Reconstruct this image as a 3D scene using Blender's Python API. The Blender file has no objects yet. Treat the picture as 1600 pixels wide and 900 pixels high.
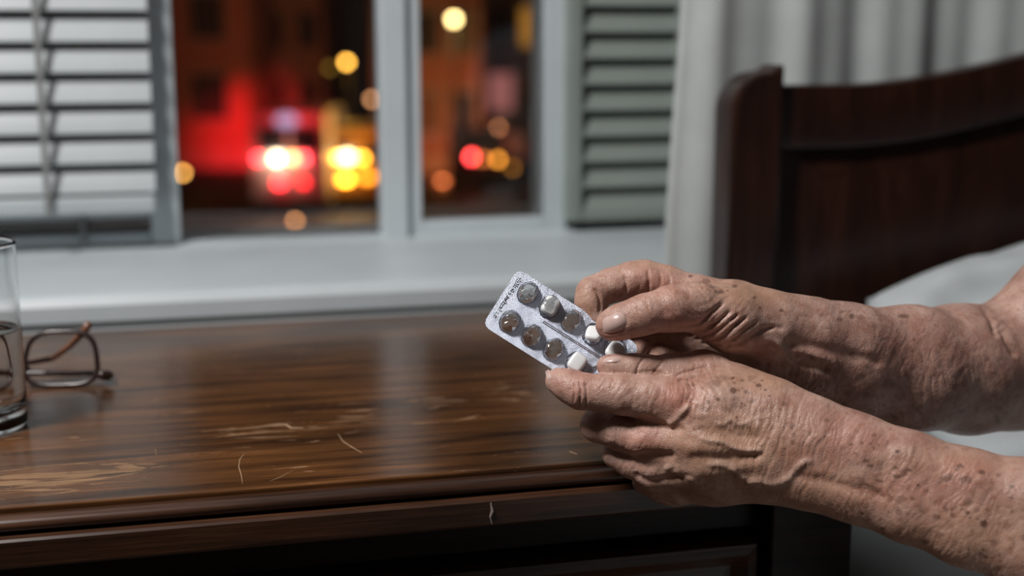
import bpy, bmesh, math, random
import numpy as np
from math import sin, cos, radians, pi, sqrt, tan
from mathutils import Vector, Matrix

random.seed(7)
scene = bpy.context.scene
COL = scene.collection

# ------------------------------------------------------------------ camera
FPX = 2100.0
PITCH, YAW = radians(10.8), radians(14.0)
CAM = np.array([0.0, 0.0, 0.98])
RT = np.array([cos(YAW), -sin(YAW), 0.0])
F0 = np.array([sin(YAW), cos(YAW), 0.0])
FW = F0 * cos(PITCH) - np.array([0, 0, 1.0]) * sin(PITCH)
UP = F0 * sin(PITCH) + np.array([0, 0, 1.0]) * cos(PITCH)
FOCUS = 0.838
cam_d = bpy.data.cameras.new('camera')
cam_d.sensor_width = 36.0
cam_d.lens = FPX * 36.0 / 1600.0
cam_d.clip_start = 0.02
cam_d.clip_end = 300
cam_d.dof.use_dof = True
cam_d.dof.focus_distance = FOCUS
cam_d.dof.aperture_fstop = 3.4
cam = bpy.data.objects.new('camera', cam_d)
COL.objects.link(cam)
cam.matrix_world = Matrix(((RT[0], UP[0], -FW[0], CAM[0]), (RT[1], UP[1], -FW[1], CAM[1]),
                           (RT[2], UP[2], -FW[2], CAM[2]), (0, 0, 0, 1)))
scene.camera = cam

# ------------------------------------------------------------------ world, room lamp, exposure
world = bpy.data.worlds.new('night')
scene.world = world
world.use_nodes = True
world.node_tree.nodes['Background'].inputs[0].default_value = (0.10, 0.055, 0.045, 1)
world.node_tree.nodes['Background'].inputs[1].default_value = 0.06

def area_light(name, loc, target, size, power, color):
    d = bpy.data.lights.new(name, 'AREA')
    d.shape = 'DISK'
    d.size = size
    d.energy = power
    d.color = color
    o = bpy.data.objects.new(name, d)
    COL.objects.link(o)
    o.location = loc
    o.rotation_euler = (Vector(target) - Vector(loc)).to_track_quat('-Z', 'Y').to_euler()
    return o
area_light('ceiling_light', (-0.66, 0.56, 2.08), (0.2, 0.95, 0.7), 0.34, 29, (1.0, 0.965, 0.935))

scene.view_settings.view_transform = 'Standard'
scene.view_settings.look = 'None'
scene.view_settings.exposure = 0.0
scene.view_settings.gamma = 1.0
scene.view_settings.use_curve_mapping = False

# ------------------------------------------------------------------ helpers
def ray(x, y):
    return FW + RT * (x - 800) / FPX - UP * (y - 450) / FPX
def at(x, y, d):
    return CAM + ray(x, y) * d
def atY(x, y, Y):
    r = ray(x, y); return CAM + r * (Y / r[1])
def atZ(x, y, Z):
    r = ray(x, y); return CAM + r * ((Z - CAM[2]) / r[2])

MATS = {}
def nodes_mat(name):
    m = bpy.data.materials.new(name)
    m.use_nodes = True
    nt = m.node_tree
    b = nt.nodes['Principled BSDF']
    MATS[name] = m
    return m, nt, b
def N(nt, t, **kw):
    n = nt.nodes.new(t)
    for k, v in kw.items():
        if k.startswith('i_'):
            n.inputs[k[2:].replace('_', ' ')].default_value = v
        else:
            setattr(n, k, v)
    return n
def L(nt, a, b):
    nt.links.new(a, b)
def simple_mat(name, col, rough=0.5, metal=0.0, noise=0.0, nscale=30.0, bump=0.0, spec=0.5, stretch=(1, 1, 1), coat=0.0):
    m, nt, b = nodes_mat(name)
    b.inputs['Roughness'].default_value = rough
    b.inputs['Metallic'].default_value = metal
    b.inputs['Specular IOR Level'].default_value = spec
    b.inputs['Coat Weight'].default_value = coat
    b.inputs['Base Color'].default_value = (*col, 1)
    tc = N(nt, 'ShaderNodeTexCoord')
    mp = N(nt, 'ShaderNodeMapping')
    mp.inputs['Scale'].default_value = stretch
    L(nt, tc.outputs['Object'], mp.inputs['Vector'])
    nz = N(nt, 'ShaderNodeTexNoise', i_Scale=nscale, i_Detail=5.0)
    L(nt, mp.outputs[0], nz.inputs['Vector'])
    if noise > 0:
        rp = N(nt, 'ShaderNodeValToRGB')
        rp.color_ramp.elements[0].position = 0.3
        rp.color_ramp.elements[1].position = 0.7
        rp.color_ramp.elements[0].color = tuple(max(0, c * (1 - noise)) for c in col) + (1,)
        rp.color_ramp.elements[1].color = tuple(min(1, c * (1 + noise)) for c in col) + (1,)
        L(nt, nz.outputs['Fac'], rp.inputs[0])
        L(nt, rp.outputs[0], b.inputs['Base Color'])
    if bump > 0:
        bp = N(nt, 'ShaderNodeBump', i_Strength=bump, i_Distance=0.002)
        L(nt, nz.outputs['Fac'], bp.inputs['Height'])
        L(nt, bp.outputs[0], b.inputs['Normal'])
    return m
def emit_mat(name, col, strength):
    m, nt, b = nodes_mat(name)
    b.inputs['Base Color'].default_value = (0, 0, 0, 1)
    b.inputs['Emission Color'].default_value = (*col, 1)
    b.inputs['Emission Strength'].default_value = strength
    return m

def new_mesh(name, verts, faces, mat=None, smooth=False):
    me = bpy.data.meshes.new(name)
    me.from_pydata([tuple(map(float, v)) for v in verts], [], faces)
    if smooth:
        me.polygons.foreach_set('use_smooth', [True] * len(me.polygons))
    if mat is not None:
        me.materials.append(mat)
    me.update()
    return me
def link(name, me, parent=None, loc=(0, 0, 0), rot=None, label=None, cat=None, group=None, kind=None):
    o = bpy.data.objects.new(name, me)
    COL.objects.link(o)
    o.location = loc
    if rot is not None:
        o.rotation_euler = rot
    if parent is not None:
        o.parent = parent
    for k, v in (('label', label), ('category', cat), ('group', group), ('kind', kind)):
        if v:
            o[k] = v
    return o
def thing(name, loc, label, cat, group=None, kind=None, rot=None):
    return link(name, None, None, loc, rot, label, cat, group, kind)

class MB:
    """collects shapes into one mesh"""
    def __init__(self): self.v = []; self.f = []
    def add(self, v, f):
        n = len(self.v)
        self.v += [tuple(map(float, p)) for p in v]
        self.f += [tuple(i + n for i in q) for q in f]
        return self
    def box(self, x0, x1, y0, y1, z0, z1):
        v = [(x, y, z) for z in (z0, z1) for y in (y0, y1) for x in (x0, x1)]
        return self.add(v, [(0, 2, 3, 1), (4, 5, 7, 6), (0, 1, 5, 4), (2, 6, 7, 3), (0, 4, 6, 2), (1, 3, 7, 5)])
    def prism(self, poly, axis, a0, a1):
        """poly of 2-D points extruded along axis; 'x': (y,z), 'y': (x,z), 'z': (x,y)"""
        def pt(p, a):
            return {'x': (a, p[0], p[1]), 'y': (p[0], a, p[1]), 'z': (p[0], p[1], a)}[axis]
        n = len(poly)
        v = [pt(p, a0) for p in poly] + [pt(p, a1) for p in poly]
        f = [(i, (i + 1) % n, n + (i + 1) % n, n + i) for i in range(n)]
        f += [tuple(range(n - 1, -1, -1)), tuple(range(n, 2 * n))]
        return self.add(v, f)
    def lathe(self, prof, c=(0, 0, 0), seg=32, close=False):
        v = []; f = []
        m = len(prof)
        for i in range(seg):
            a = 2 * pi * i / seg
            for r, z in prof:
                v.append((c[0] + r * cos(a), c[1] + r * sin(a), c[2] + z))
        for i in range(seg):
            j = (i + 1) % seg
            for k in range(m if close else m - 1):
                k2 = (k + 1) % m
                f.append((i * m + k, j * m + k, j * m + k2, i * m + k2))
        if not close:
            f.append(tuple(i * m for i in range(seg))[::-1])
            f.append(tuple(i * m + m - 1 for i in range(seg)))
        return self.add(v, f)
    def tube(self, pts, r, seg=8, closed=False):
        pts = [Vector(p) for p in pts]
        n = len(pts)
        rs = r if isinstance(r, (list, tuple)) else [r] * n
        v = []; f = []
        nrm = None
        for i, p in enumerate(pts):
            a = pts[(i - 1) % n] if (closed or i > 0) else p
            b = pts[(i + 1) % n] if (closed or i < n - 1) else p
            t = (b - a).normalized()
            if nrm is None:
                nrm = t.orthogonal().normalized()
            nrm = (nrm - t * nrm.dot(t)).normalized()
            bn = t.cross(nrm)
            for k in range(seg):
                g = 2 * pi * k / seg
                v.append(p + (nrm * cos(g) + bn * sin(g)) * rs[i])
        for i in range(n if closed else n - 1):
            j = (i + 1) % n
            for k in range(seg):
                k2 = (k + 1) % seg
                f.append((i * seg + k, i * seg + k2, j * seg + k2, j * seg + k))
        if not closed:
            f.append(tuple(range(seg))[::-1])
            f.append(tuple((n - 1) * seg + k for k in range(seg)))
        return self.add(v, f)
    def mesh(self, name, mat, smooth=False, bevel=0.0, seg=2, auto=None):
        me = new_mesh(name, self.v, self.f, mat, smooth)
        bm = bmesh.new()
        bm.from_mesh(me)
        bmesh.ops.remove_doubles(bm, verts=bm.verts, dist=1e-7)
        bmesh.ops.dissolve_degenerate(bm, dist=1e-8, edges=bm.edges[:])
        bmesh.ops.recalc_face_normals(bm, faces=bm.faces)
        if bevel > 0:
            es = [e for e in bm.edges if len(e.link_faces) == 2 and e.calc_face_angle(0) > 0.5]
            bmesh.ops.bevel(bm, geom=es, offset=bevel, segments=seg, profile=0.5, affect='EDGES', clamp_overlap=True)
        if auto is not None:
            for fc in bm.faces: fc.smooth = True
            for e in bm.edges:
                if len(e.link_faces) == 2 and e.calc_face_angle(0) > auto:
                    e.smooth = False
        bm.to_mesh(me)
        bm.free()
        return me
    def build(self, name, mat, parent=None, loc=(0, 0, 0), smooth=False, bevel=0.0, seg=2, auto=None, **kw):
        me = self.mesh(name, mat, smooth, bevel, seg, auto)
        if parent is not None or any(loc):
            off = Vector(loc) if any(loc) else Vector(parent.location)
            if kw.pop('worldspace', True):
                me.transform(Matrix.Translation(-off))
            return link(name, me, parent, loc if parent is None else (0, 0, 0), **kw)
        kw.pop('worldspace', None)
        return link(name, me, parent, (0, 0, 0), **kw)

# value noise in numpy
def _hash(ix, iy, iz, seed):
    h = (ix * 374761393 + iy * 668265263 + iz * 2147483647 + seed * 1274126177) & 0xffffffff
    h = ((h ^ (h >> 13)) * 1274126177) & 0xffffffff
    return ((h ^ (h >> 16)) & 0xffff).astype(np.float64) / 65535.0
def vnoise(x, y, z=0.0, seed=0):
    x = np.asarray(x, float); y = np.asarray(y, float); z = np.zeros_like(x) + z
    ix, iy, iz = np.floor(x).astype(np.int64), np.floor(y).astype(np.int64), np.floor(z).astype(np.int64)
    fx, fy, fz = x - ix, y - iy, z - iz
    fx, fy, fz = [t * t * (3 - 2 * t) for t in (fx, fy, fz)]
    r = 0
    for dx in (0, 1):
        for dy in (0, 1):
            for dz in (0, 1):
                w = (fx if dx else 1 - fx) * (fy if dy else 1 - fy) * (fz if dz else 1 - fz)
                r = r + w * _hash(ix + dx, iy + dy, iz + dz, seed)
    return r

# ------------------------------------------------------------------ materials
M_white = simple_mat('white_paint', (0.56, 0.62, 0.655), 0.42, noise=0.05, nscale=9, bump=0.05)
M_wall = simple_mat('wall_paint', (0.50, 0.52, 0.53), 0.8, noise=0.04, nscale=6, bump=0.05)
M_plaster = simple_mat('dim_wallpaper', (0.17, 0.15, 0.135), 0.85, noise=0.1, nscale=5)
M_ceil = simple_mat('ceiling_paint', (0.5, 0.5, 0.49), 0.9, noise=0.02)
M_floor = simple_mat('floor_wood', (0.10, 0.055, 0.03), 0.5, noise=0.4, nscale=6, stretch=(12, 1, 1))
M_slat = simple_mat('blind_slat', (0.46, 0.505, 0.53), 0.45, noise=0.04, nscale=12)
M_cord = simple_mat('cord', (0.22, 0.23, 0.23), 0.9)
M_shut = simple_mat('shutter_paint', (0.26, 0.30, 0.275), 0.5, noise=0.07, nscale=14)
M_cur = simple_mat('curtain_cloth', (0.52, 0.56, 0.565), 0.9, noise=0.06, nscale=20, spec=0.1)
M_sheet = simple_mat('sheet_cloth', (0.50, 0.54, 0.56), 0.9, noise=0.03, nscale=16, bump=0.1, spec=0.1)
M_dark = simple_mat('dark_recess', (0.02, 0.02, 0.02), 0.8)

def wood_mat(name, c0, c1, rough, worn=0.0, coat=0.0, grain=(1.0, 14.0, 14.0), spec=0.5):
    m, nt, b = nodes_mat(name)
    b.inputs['Specular IOR Level'].default_value = spec
    tc = N(nt, 'ShaderNodeTexCoord')
    mp = N(nt, 'ShaderNodeMapping'); mp.inputs['Scale'].default_value = grain
    L(nt, tc.outputs['Object'], mp.inputs[0])
    n1 = N(nt, 'ShaderNodeTexNoise', i_Scale=6.0, i_Detail=8.0, i_Roughness=0.62, i_Distortion=0.5)
    L(nt, mp.outputs[0], n1.inputs['Vector'])
    mp2 = N(nt, 'ShaderNodeMapping'); mp2.inputs['Scale'].default_value = tuple(g * (9 if g > 2 else 3.5) for g in grain)
    L(nt, tc.outputs['Object'], mp2.inputs[0])
    n2 = N(nt, 'ShaderNodeTexNoise', i_Scale=5.0, i_Detail=4.0)
    L(nt, mp2.outputs[0], n2.inputs['Vector'])
    rp = N(nt, 'ShaderNodeValToRGB')
    e = rp.color_ramp.elements
    e[0].position, e[0].color = 0.34, (*c0, 1)
    e[1].position, e[1].color = 0.68, (*c1, 1)
    L(nt, n1.outputs['Fac'], rp.inputs[0])
    mx = N(nt, 'ShaderNodeMix', data_type='RGBA', blend_type='MULTIPLY')
    r2 = N(nt, 'ShaderNodeMapRange', i_From_Min=0.35, i_From_Max=0.65, i_To_Min=0.55, i_To_Max=1.15)
    L(nt, n2.outputs['Fac'], r2.inputs[0])
    mx.inputs[0].default_value = 0.8
    L(nt, rp.outputs[0], mx.inputs[6]); L(nt, r2.outputs[0], mx.inputs[7])
    col = mx.outputs[2]
    rsock = None
    if worn > 0:
        # bare scuffs where the varnish is gone: large patches x streaky noise
        mp3 = N(nt, 'ShaderNodeMapping'); mp3.inputs['Scale'].default_value = (7, 42, 10)
        L(nt, tc.outputs['Object'], mp3.inputs[0])
        n3 = N(nt, 'ShaderNodeTexNoise', i_Scale=2.1, i_Detail=6.0, i_Roughness=0.6, i_Distortion=1.2)
        L(nt, mp3.outputs[0], n3.inputs['Vector'])
        n4 = N(nt, 'ShaderNodeTexNoise', i_Scale=5.5, i_Detail=2.0)
        L(nt, tc.outputs['Object'], n4.inputs['Vector'])
        # patch mask: blotches centred on the places that are rubbed bare on the real top
        prev = None
        for (cx, cy, rx, ry, s) in ((-0.085, 0.865, 0.085, 0.038, 1.0), (0.05, 0.93, 0.07, 0.035, 0.75), (0.24, 1.0, 0.09, 0.03, 0.65), (0.07, 0.86, 0.06, 0.03, 0.5), (0.12, 0.96, 0.05, 0.05, 0.55)):
            sb = N(nt, 'ShaderNodeVectorMath', operation='SUBTRACT'); sb.inputs[1].default_value = (cx + 0.08, cy - 1.06, 0.7)
            L(nt, tc.outputs['Object'], sb.inputs[0])
            dv = N(nt, 'ShaderNodeVectorMath', operation='DIVIDE'); dv.inputs[1].default_value = (rx, ry, 1.0)
            L(nt, sb.outputs[0], dv.inputs[0])
            ln = N(nt, 'ShaderNodeVectorMath', operation='LENGTH'); L(nt, dv.outputs[0], ln.inputs[0])
            mr = N(nt, 'ShaderNodeMapRange', i_From_Min=0.2, i_From_Max=1.3, i_To_Min=s, i_To_Max=0.0)
            L(nt, ln.outputs['Value'], mr.inputs[0])
            if prev is None: prev = mr.outputs[0]
            else:
                ad = N(nt, 'ShaderNodeMath', operation='MAXIMUM')
                L(nt, prev, ad.inputs[0]); L(nt, mr.outputs[0], ad.inputs[1]); prev = ad.outputs[0]
        ad = N(nt, 'ShaderNodeMath', operation='MULTIPLY_ADD'); ad.inputs[1].default_value = 0.195
        L(nt, prev, ad.inputs[0]); L(nt, n3.outputs['Fac'], ad.inputs[2])
        wr = N(nt, 'ShaderNodeMapRange', i_From_Min=0.665, i_From_Max=0.715)
        L(nt, ad.outputs[0], wr.inputs[0])
        big = N(nt, 'ShaderNodeMapRange', i_From_Min=0.35, i_From_Max=0.7, i_To_Min=0.45, i_To_Max=1.35)
        L(nt, n4.outputs['Fac'], big.inputs[0])
        m0 = N(nt, 'ShaderNodeMix', data_type='RGBA', blend_type='MULTIPLY'); m0.inputs[0].default_value = 0.85
        L(nt, col, m0.inputs[6]); L(nt, big.outputs[0], m0.inputs[7])
        bare = N(nt, 'ShaderNodeMix', data_type='RGBA', blend_type='MULTIPLY'); bare.inputs[0].default_value = 0.9
        bare.inputs[6].default_value = (0.29, 0.17, 0.09, 1); L(nt, r2.outputs[0], bare.inputs[7])
        m1 = N(nt, 'ShaderNodeMix', data_type='RGBA'); L(nt, bare.outputs[2], m1.inputs[7])
        sc = N(nt, 'ShaderNodeMath', operation='MULTIPLY'); sc.inputs[1].default_value = worn
        L(nt, wr.outputs[0], sc.inputs[0]); L(nt, sc.outputs[0], m1.inputs[0])
        L(nt, m0.outputs[2], m1.inputs[6])
        col = m1.outputs[2]
        rr = N(nt, 'ShaderNodeMapRange', i_To_Min=rough, i_To_Max=0.6)
        L(nt, wr.outputs[0], rr.inputs[0])
        rn = N(nt, 'ShaderNodeMath', operation='MULTIPLY_ADD'); rn.inputs[1].default_value = 0.10
        L(nt, n3.outputs['Fac'], rn.inputs[0]); L(nt, rr.outputs[0], rn.inputs[2])
        rsock = rn.outputs[0]
    L(nt, col, b.inputs['Base Color'])
    if rsock: L(nt, rsock, b.inputs['Roughness'])
    else: b.inputs['Roughness'].default_value = rough
    b.inputs['Coat Weight'].default_value = coat
    b.inputs['Coat Roughness'].default_value = 0.18
    bp = N(nt, 'ShaderNodeBump', i_Strength=0.12, i_Distance=0.001)
    L(nt, n2.outputs['Fac'], bp.inputs['Height'])
    L(nt, bp.outputs[0], b.inputs['Normal'])
    return m
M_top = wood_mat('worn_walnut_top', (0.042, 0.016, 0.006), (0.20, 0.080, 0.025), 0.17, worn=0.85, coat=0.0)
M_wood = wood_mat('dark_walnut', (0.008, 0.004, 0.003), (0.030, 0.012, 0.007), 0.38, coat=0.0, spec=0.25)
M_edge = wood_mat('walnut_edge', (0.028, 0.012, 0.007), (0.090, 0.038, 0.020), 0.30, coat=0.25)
M_bed = wood_mat('bed_mahogany', (0.018, 0.0065, 0.004), (0.042, 0.014, 0.008), 0.30, coat=0.0, grain=(6, 6, 0.8), spec=0.45)

def glass_mat(name, col, ior, rough=0.0):
    m, nt, b = nodes_mat(name)
    b.inputs['Base Color'].default_value = (*col, 1)
    b.inputs['Transmission Weight'].default_value = 1.0
    b.inputs['IOR'].default_value = ior
    b.inputs['Roughness'].default_value = rough
    return m
M_glass = glass_mat('drinking_glass', (0.97, 0.98, 0.98), 1.5)
M_water = glass_mat('water', (0.97, 0.985, 0.99), 1.333)
M_pane = glass_mat('window_glass', (0.96, 0.97, 0.97), 1.45)
M_lens = glass_mat('spectacle_lens', (0.96, 0.96, 0.96), 1.3)
M_plastic = glass_mat('clear_blister', (0.97, 0.97, 0.99), 1.42, 0.03)

#@@SETTING
# ------------------------------------------------------------------ room shell
def struct(name, mb, mat, label=None, **kw):
    o = mb.build(name, mat, **kw)
    o['kind'] = 'structure'
    if label: o['label'] = label
    return o
XL, XR, YF, YB, ZC = -1.7, 2.5, -1.6, 1.66, 2.5
struct('floor', MB().box(XL - .1, XR + .1, YF - .1, YB + .14, -0.12, 0.0), M_floor)
struct('ceiling', MB().box(XL - .1, XR + .1, YF - .1, YB + .14, ZC, ZC + .1), M_ceil)
struct('wall_left', MB().box(XL - .1, XL, YF, YB, 0, ZC), M_plaster)
struct('wall_right', MB().box(XR, XR + .1, YF, YB, 0, ZC), M_plaster)
struct('wall_front', MB().box(XL - .1, XR + .1, YF - .1, YF, 0, ZC), M_plaster)
WX0, WX1, WZ0, WZ1 = -0.62, 0.475, 0.725, 1.75
wb = MB()
wb.box(XL - .1, WX0, YB, YB + .14, 0, ZC).box(WX1, XR + .1, YB, YB + .14, 0, ZC)
wb.box(WX0, WX1, YB, YB + .14, 0, WZ0).box(WX0, WX1, YB, YB + .14, WZ1, ZC)
struct('wall_back', wb, M_wall)
# deep ledge under the window with its nosed sill board
struct('trim_1', MB().box(-0.95, 2.0, 1.35, YB, 0, 0.693), M_white, 'white boxed ledge below the window sill')
sill = MB().prism([(1.3335, 0.600), (1.3335, 0.698), (1.330, 0.704), (1.330, 0.720), (1.335, 0.7275), (1.343, 0.7295), (1.60, 0.7300), (1.62, 0.734), (YB, 0.734), (YB, 0.694), (1.349, 0.694), (1.349, 0.600)], 'x', -0.97, 2.0)
struct('trim_2', sill, M_white, 'white painted window sill board behind the table')

# ------------------------------------------------------------------ window
win = thing('window_1', (-0.07, 1.64, 0.734), 'white framed sliding window looking out on the night street', 'window', kind='structure')
del win['category']
def wpart(name, mb, mat=M_white, bevel=0.003, parent=win, **kw):
    return mb.build(name, mat, parent, bevel=bevel, **kw)
YW0, YW1 = 1.615, 1.655
wpart('frame_stile', MB().box(-0.033, 0.001, YW0, YW1, 0.734, WZ1))
wpart('frame_stile', MB().box(-0.62, -0.585, YW0, YW1, 0.734, WZ1))
wpart('frame_stile', MB().box(0.240, 0.272, YW0 - .006, YW1, 0.729, WZ1))
wpart('frame_rail', MB().box(0.001, 0.240, YW0 + .012, YW1, 0.7295, 0.7345))
wpart('frame_rail', MB().box(-0.585, -0.033, YW0 + .005, YW1, 0.732, 0.7485))
wpart('frame_rail', MB().box(-0.62, 0.475, YW0, YW1, WZ1 - .04, WZ1))
sash = wpart('sash', MB().box(0.272, 0.289, YW0 + .004, YW1 - .004, 0.7305, WZ1 - .041)
             .box(0.4465, 0.475, YW0 + .004, YW1 - .004, 0.7305, WZ1 - .041)
             .box(0.289, 0.4465, YW0 + .004, YW1 - .004, 0.7305, 0.7505), label='narrow inner sash of the right pane')
wpart('rail', MB().box(-0.585, -0.033, 1.628, 1.65, 0.765, 0.772))
wpart('pane', MB().box(0.0005, 0.2405, 1.640, 1.644, 0.732, WZ1 - .04), M_pane, 0)
wpart('pane', MB().box(0.288, 0.447, 1.634, 1.638, 0.750, WZ1 - .04), M_pane, 0)
wpart('pane', MB().box(-0.586, -0.032, 1.640, 1.644, 0.747, WZ1 - .04), M_pane, 0)

# ------------------------------------------------------------------ venetian blind
BZ = 0.0337
blind = thing('venetian_blind', (-0.31, 1.585, 0.775), 'white venetian blind lowered over the left end of the window', 'blind')
slat_prof = []
for i in range(7):
    t = -1 + 2 * i / 6
    slat_prof.append((t * 0.0185, 0.0022 * (1 - t * t)))
slat_prof += [(p[0], p[1] - 0.0022) for p in reversed(slat_prof)]
ang = radians(62)
sp = [(y * cos(ang) - z * sin(ang), y * sin(ang) + z * cos(ang)) for y, z in slat_prof]
slat_me = MB().prism(sp, 'x', -0.285, 0.285).mesh('slat', M_slat, auto=0.6)
zb = 0.8065
k = 0
while zb + BZ * k < 1.62:
    link('slat', slat_me, blind, (0.0, 0.0, zb + BZ * k - 0.775 + 0.011), rot=(random.uniform(-.03, .03), 0, 0))
    k += 1
MB().box(-0.595, -0.025, 1.572, 1.597, 0.777, 0.797).build('bottom_rail', M_slat, blind, bevel=0.004)
MB().box(-0.6, -0.022, 1.565, 1.605, 1.62, 1.67).build('head_rail', M_slat, blind, bevel=0.004)
for cx in (-0.141, -0.48):
    MB().box(cx - .0035, cx + .0035, 1.5625, 1.5640, 0.780, 1.65).build('ladder_tape', M_cord, blind)
MB().tube([(-0.108, 1.61, 0.735), (-0.108, 1.61, 0.78)], 0.003).build('pull_cord', M_cord, blind)

# ------------------------------------------------------------------ louvred shutter on the right of the window
sh = thing('louvred_shutter', (0.55, 1.60, 0.735), 'grey green louvred shutter beside the curtain', 'shutter')
MB().box(0.470, 0.489, 1.598, 1.622, 0.746, 1.7).build('stile', M_shut, sh, bevel=0.003)
MB().box(0.612, 0.632, 1.598, 1.622, 0.746, 1.7).build('stile', M_shut, sh, bevel=0.003)
MB().box(0.489, 0.612, 1.600, 1.620, 0.746, 0.757).build('rail', M_shut, sh, bevel=0.002)
MB().box(0.489, 0.612, 1.600, 1.620, 1.66, 1.7).build('rail', M_shut, sh, bevel=0.002)
MB().box(0.489, 0.612, 1.632, 1.637, 0.746, 1.7).build('back_board', M_shut, sh)
lv = [(-0.0095, -0.0165), (-0.0115, -0.014), (0.0070, 0.0175), (0.0092, 0.0165)]
lv_me = MB().prism(lv, 'x', -0.0615, 0.0615).mesh('slat', M_shut)
z = 0.772
while z < 1.66:
    link('slat', lv_me, sh, (0.0005, 0.012, z - 0.735)); z += 0.0318

# ------------------------------------------------------------------ curtain
def curtain():
    nx, nz = 190, 24
    v = []; f = []
    rnd = random.Random(3)
    ph = [rnd.uniform(0, 6.28) for _ in range(6)]
    for s in (0, 1):
        for j in range(nz + 1):
            zz = 0.03 + (2.3 - 0.03) * j / nz
            for i in range(nx + 1):
                t = i / nx
                x = 0.497 + 1.45 * t
                fold = 0.0065 * sin(2 * pi * x / 0.115 + 1.1 * sin(x * 9 + ph[0]) + 0.25 * zz) + 0.0025 * sin(2 * pi * x / 0.047 + ph[1] + 1.5 * sin(7 * x))
                y = 1.301 + fold * 0.85 + 0.004 * sin(zz * 5 + x * 20)
                xx = x + (0.010 * sin(zz * 7) + 0.012 * (1.0 - zz) if i < 8 else 0.0) * (1 - min(i, 8) / 8)
                v.append((xx, y + s * 0.002, zz))
    W = nx + 1; H = (nz + 1) * W
    for s in (0, 1):
        for j in range(nz):
            for i in range(nx):
                a = s * H + j * W + i
                q = (a, a + 1, a + W + 1, a + W)
                f.append(q if s == 0 else q[::-1])
    for j in range(nz):
        a = j * W; f.append((a, a + W, H + a + W, H + a))
        a = j * W + nx; f.append((a, H + a, H + a + W, a + W))
    for i in range(nx):
        f.append((i, H + i, H + i + 1, i + 1))
        a = nz * W + i; f.append((a, a + 1, H + a + 1, H + a))
    o = link('curtain', new_mesh('curtain', v, f, M_cur, True), label='white pleated curtain hanging behind the wooden headboard', cat='curtain')
curtain()

# ------------------------------------------------------------------ bed
bed = thing('bed', (1.19, 0.40, 0.0), 'dark mahogany bed with arched panelled headboard', 'bed')
def post(x0, x1, flip):
    r = 0.041
    zt = 0.950
    arc = [(x0 + r - r * cos(a), zt - 0.008 - r * 0.95 + r * 0.95 * sin(a)) for a in [pi / 2 * i / 10 for i in range(11)]]
    poly = [(x0, 0.0)] + arc + [(x1, zt), (x1, 0.0)]
    if flip:
        poly = [(x0 + x1 - p[0], p[1]) for p in poly][::-1]
    MB().prism(poly, 'y', 1.222, 1.270).build('headboard_post', M_bed, bed, bevel=0.005)
post(0.525, 0.580, False)
post(1.800, 1.855, True)
def top_curve(x):
    u = min(x, 2.38 - x)
    t = min(max((u - 0.65) / 0.44, 0), 1)
    return 0.928 + 0.064 * (t * t * (3 - 2 * t))
def strip(lo, hi, x0, x1, y0, y1, n=48):
    b_ = MB(); v = []; f = []
    for i in range(n + 1):
        x = x0 + (x1 - x0) * i / n
        v += [(x, y0, lo(x)), (x, y0, hi(x)), (x, y1, hi(x)), (x, y1, lo(x))]
    for i in range(n):
        a = 4 * i
        for q in range(4):
            f.append((a + q, a + (q + 1) % 4, a + 4 + (q + 1) % 4, a + 4 + q))
    f += [(0, 1, 2, 3), (4 * n + 3, 4 * n + 2, 4 * n + 1, 4 * n)]
    return b_.add(v, f)
lowc = lambda x: top_curve(x) - 0.063
strip(lowc, top_curve, 0.579, 1.801, 1.232, 1.262).build('top_rail', M_bed, bed, bevel=0.004, auto=0.7)
strip(lambda x: 0.42, lambda x: lowc(x) + .004, 0.579, 1.801, 1.247, 1.260).build('back_panel', M_bed, bed, auto=0.7)
# raised field with a sloping border
def raised():
    n = 48
    v = []; f = []
    for i in range(n + 1):
        t = i / n
        xo = 0.586 + (1.794 - 0.586) * t; xi = 0.620 + (1.760 - 0.620) * t
        v += [(xo, 1.2465, 0.45), (xo, 1.2465, lowc(xo) - .003), (xi, 1.237, lowc(xi) - .034), (xi, 1.237, 0.49)]
    for i in range(n):
        a = 4 * i
        for q in range(4):
            f.append((a + q, a + (q + 1) % 4, a + 4 + (q + 1) % 4, a + 4 + q))
    f += [(0, 1, 2, 3), (4 * n + 3, 4 * n + 2, 4 * n + 1, 4 * n)]
    return MB().add(v, f)
raised().build('raised_panel', M_bed, bed, auto=0.5)
for x in (0.51, 1.84):
    MB().box(x, x + .03, -0.65, 1.222, 0.24, 0.36).build('side_rail', M_bed, bed, bevel=0.004)
for x in (0.50, 1.83):
    MB().box(x, x + .06, -0.71, -0.65, 0, 0.42).build('foot_post', M_bed, bed, bevel=0.004)
MB().box(0.54, 1.84, -0.64, 1.215, 0.28, 0.32).build('slat_base', M_bed, bed)

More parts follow.
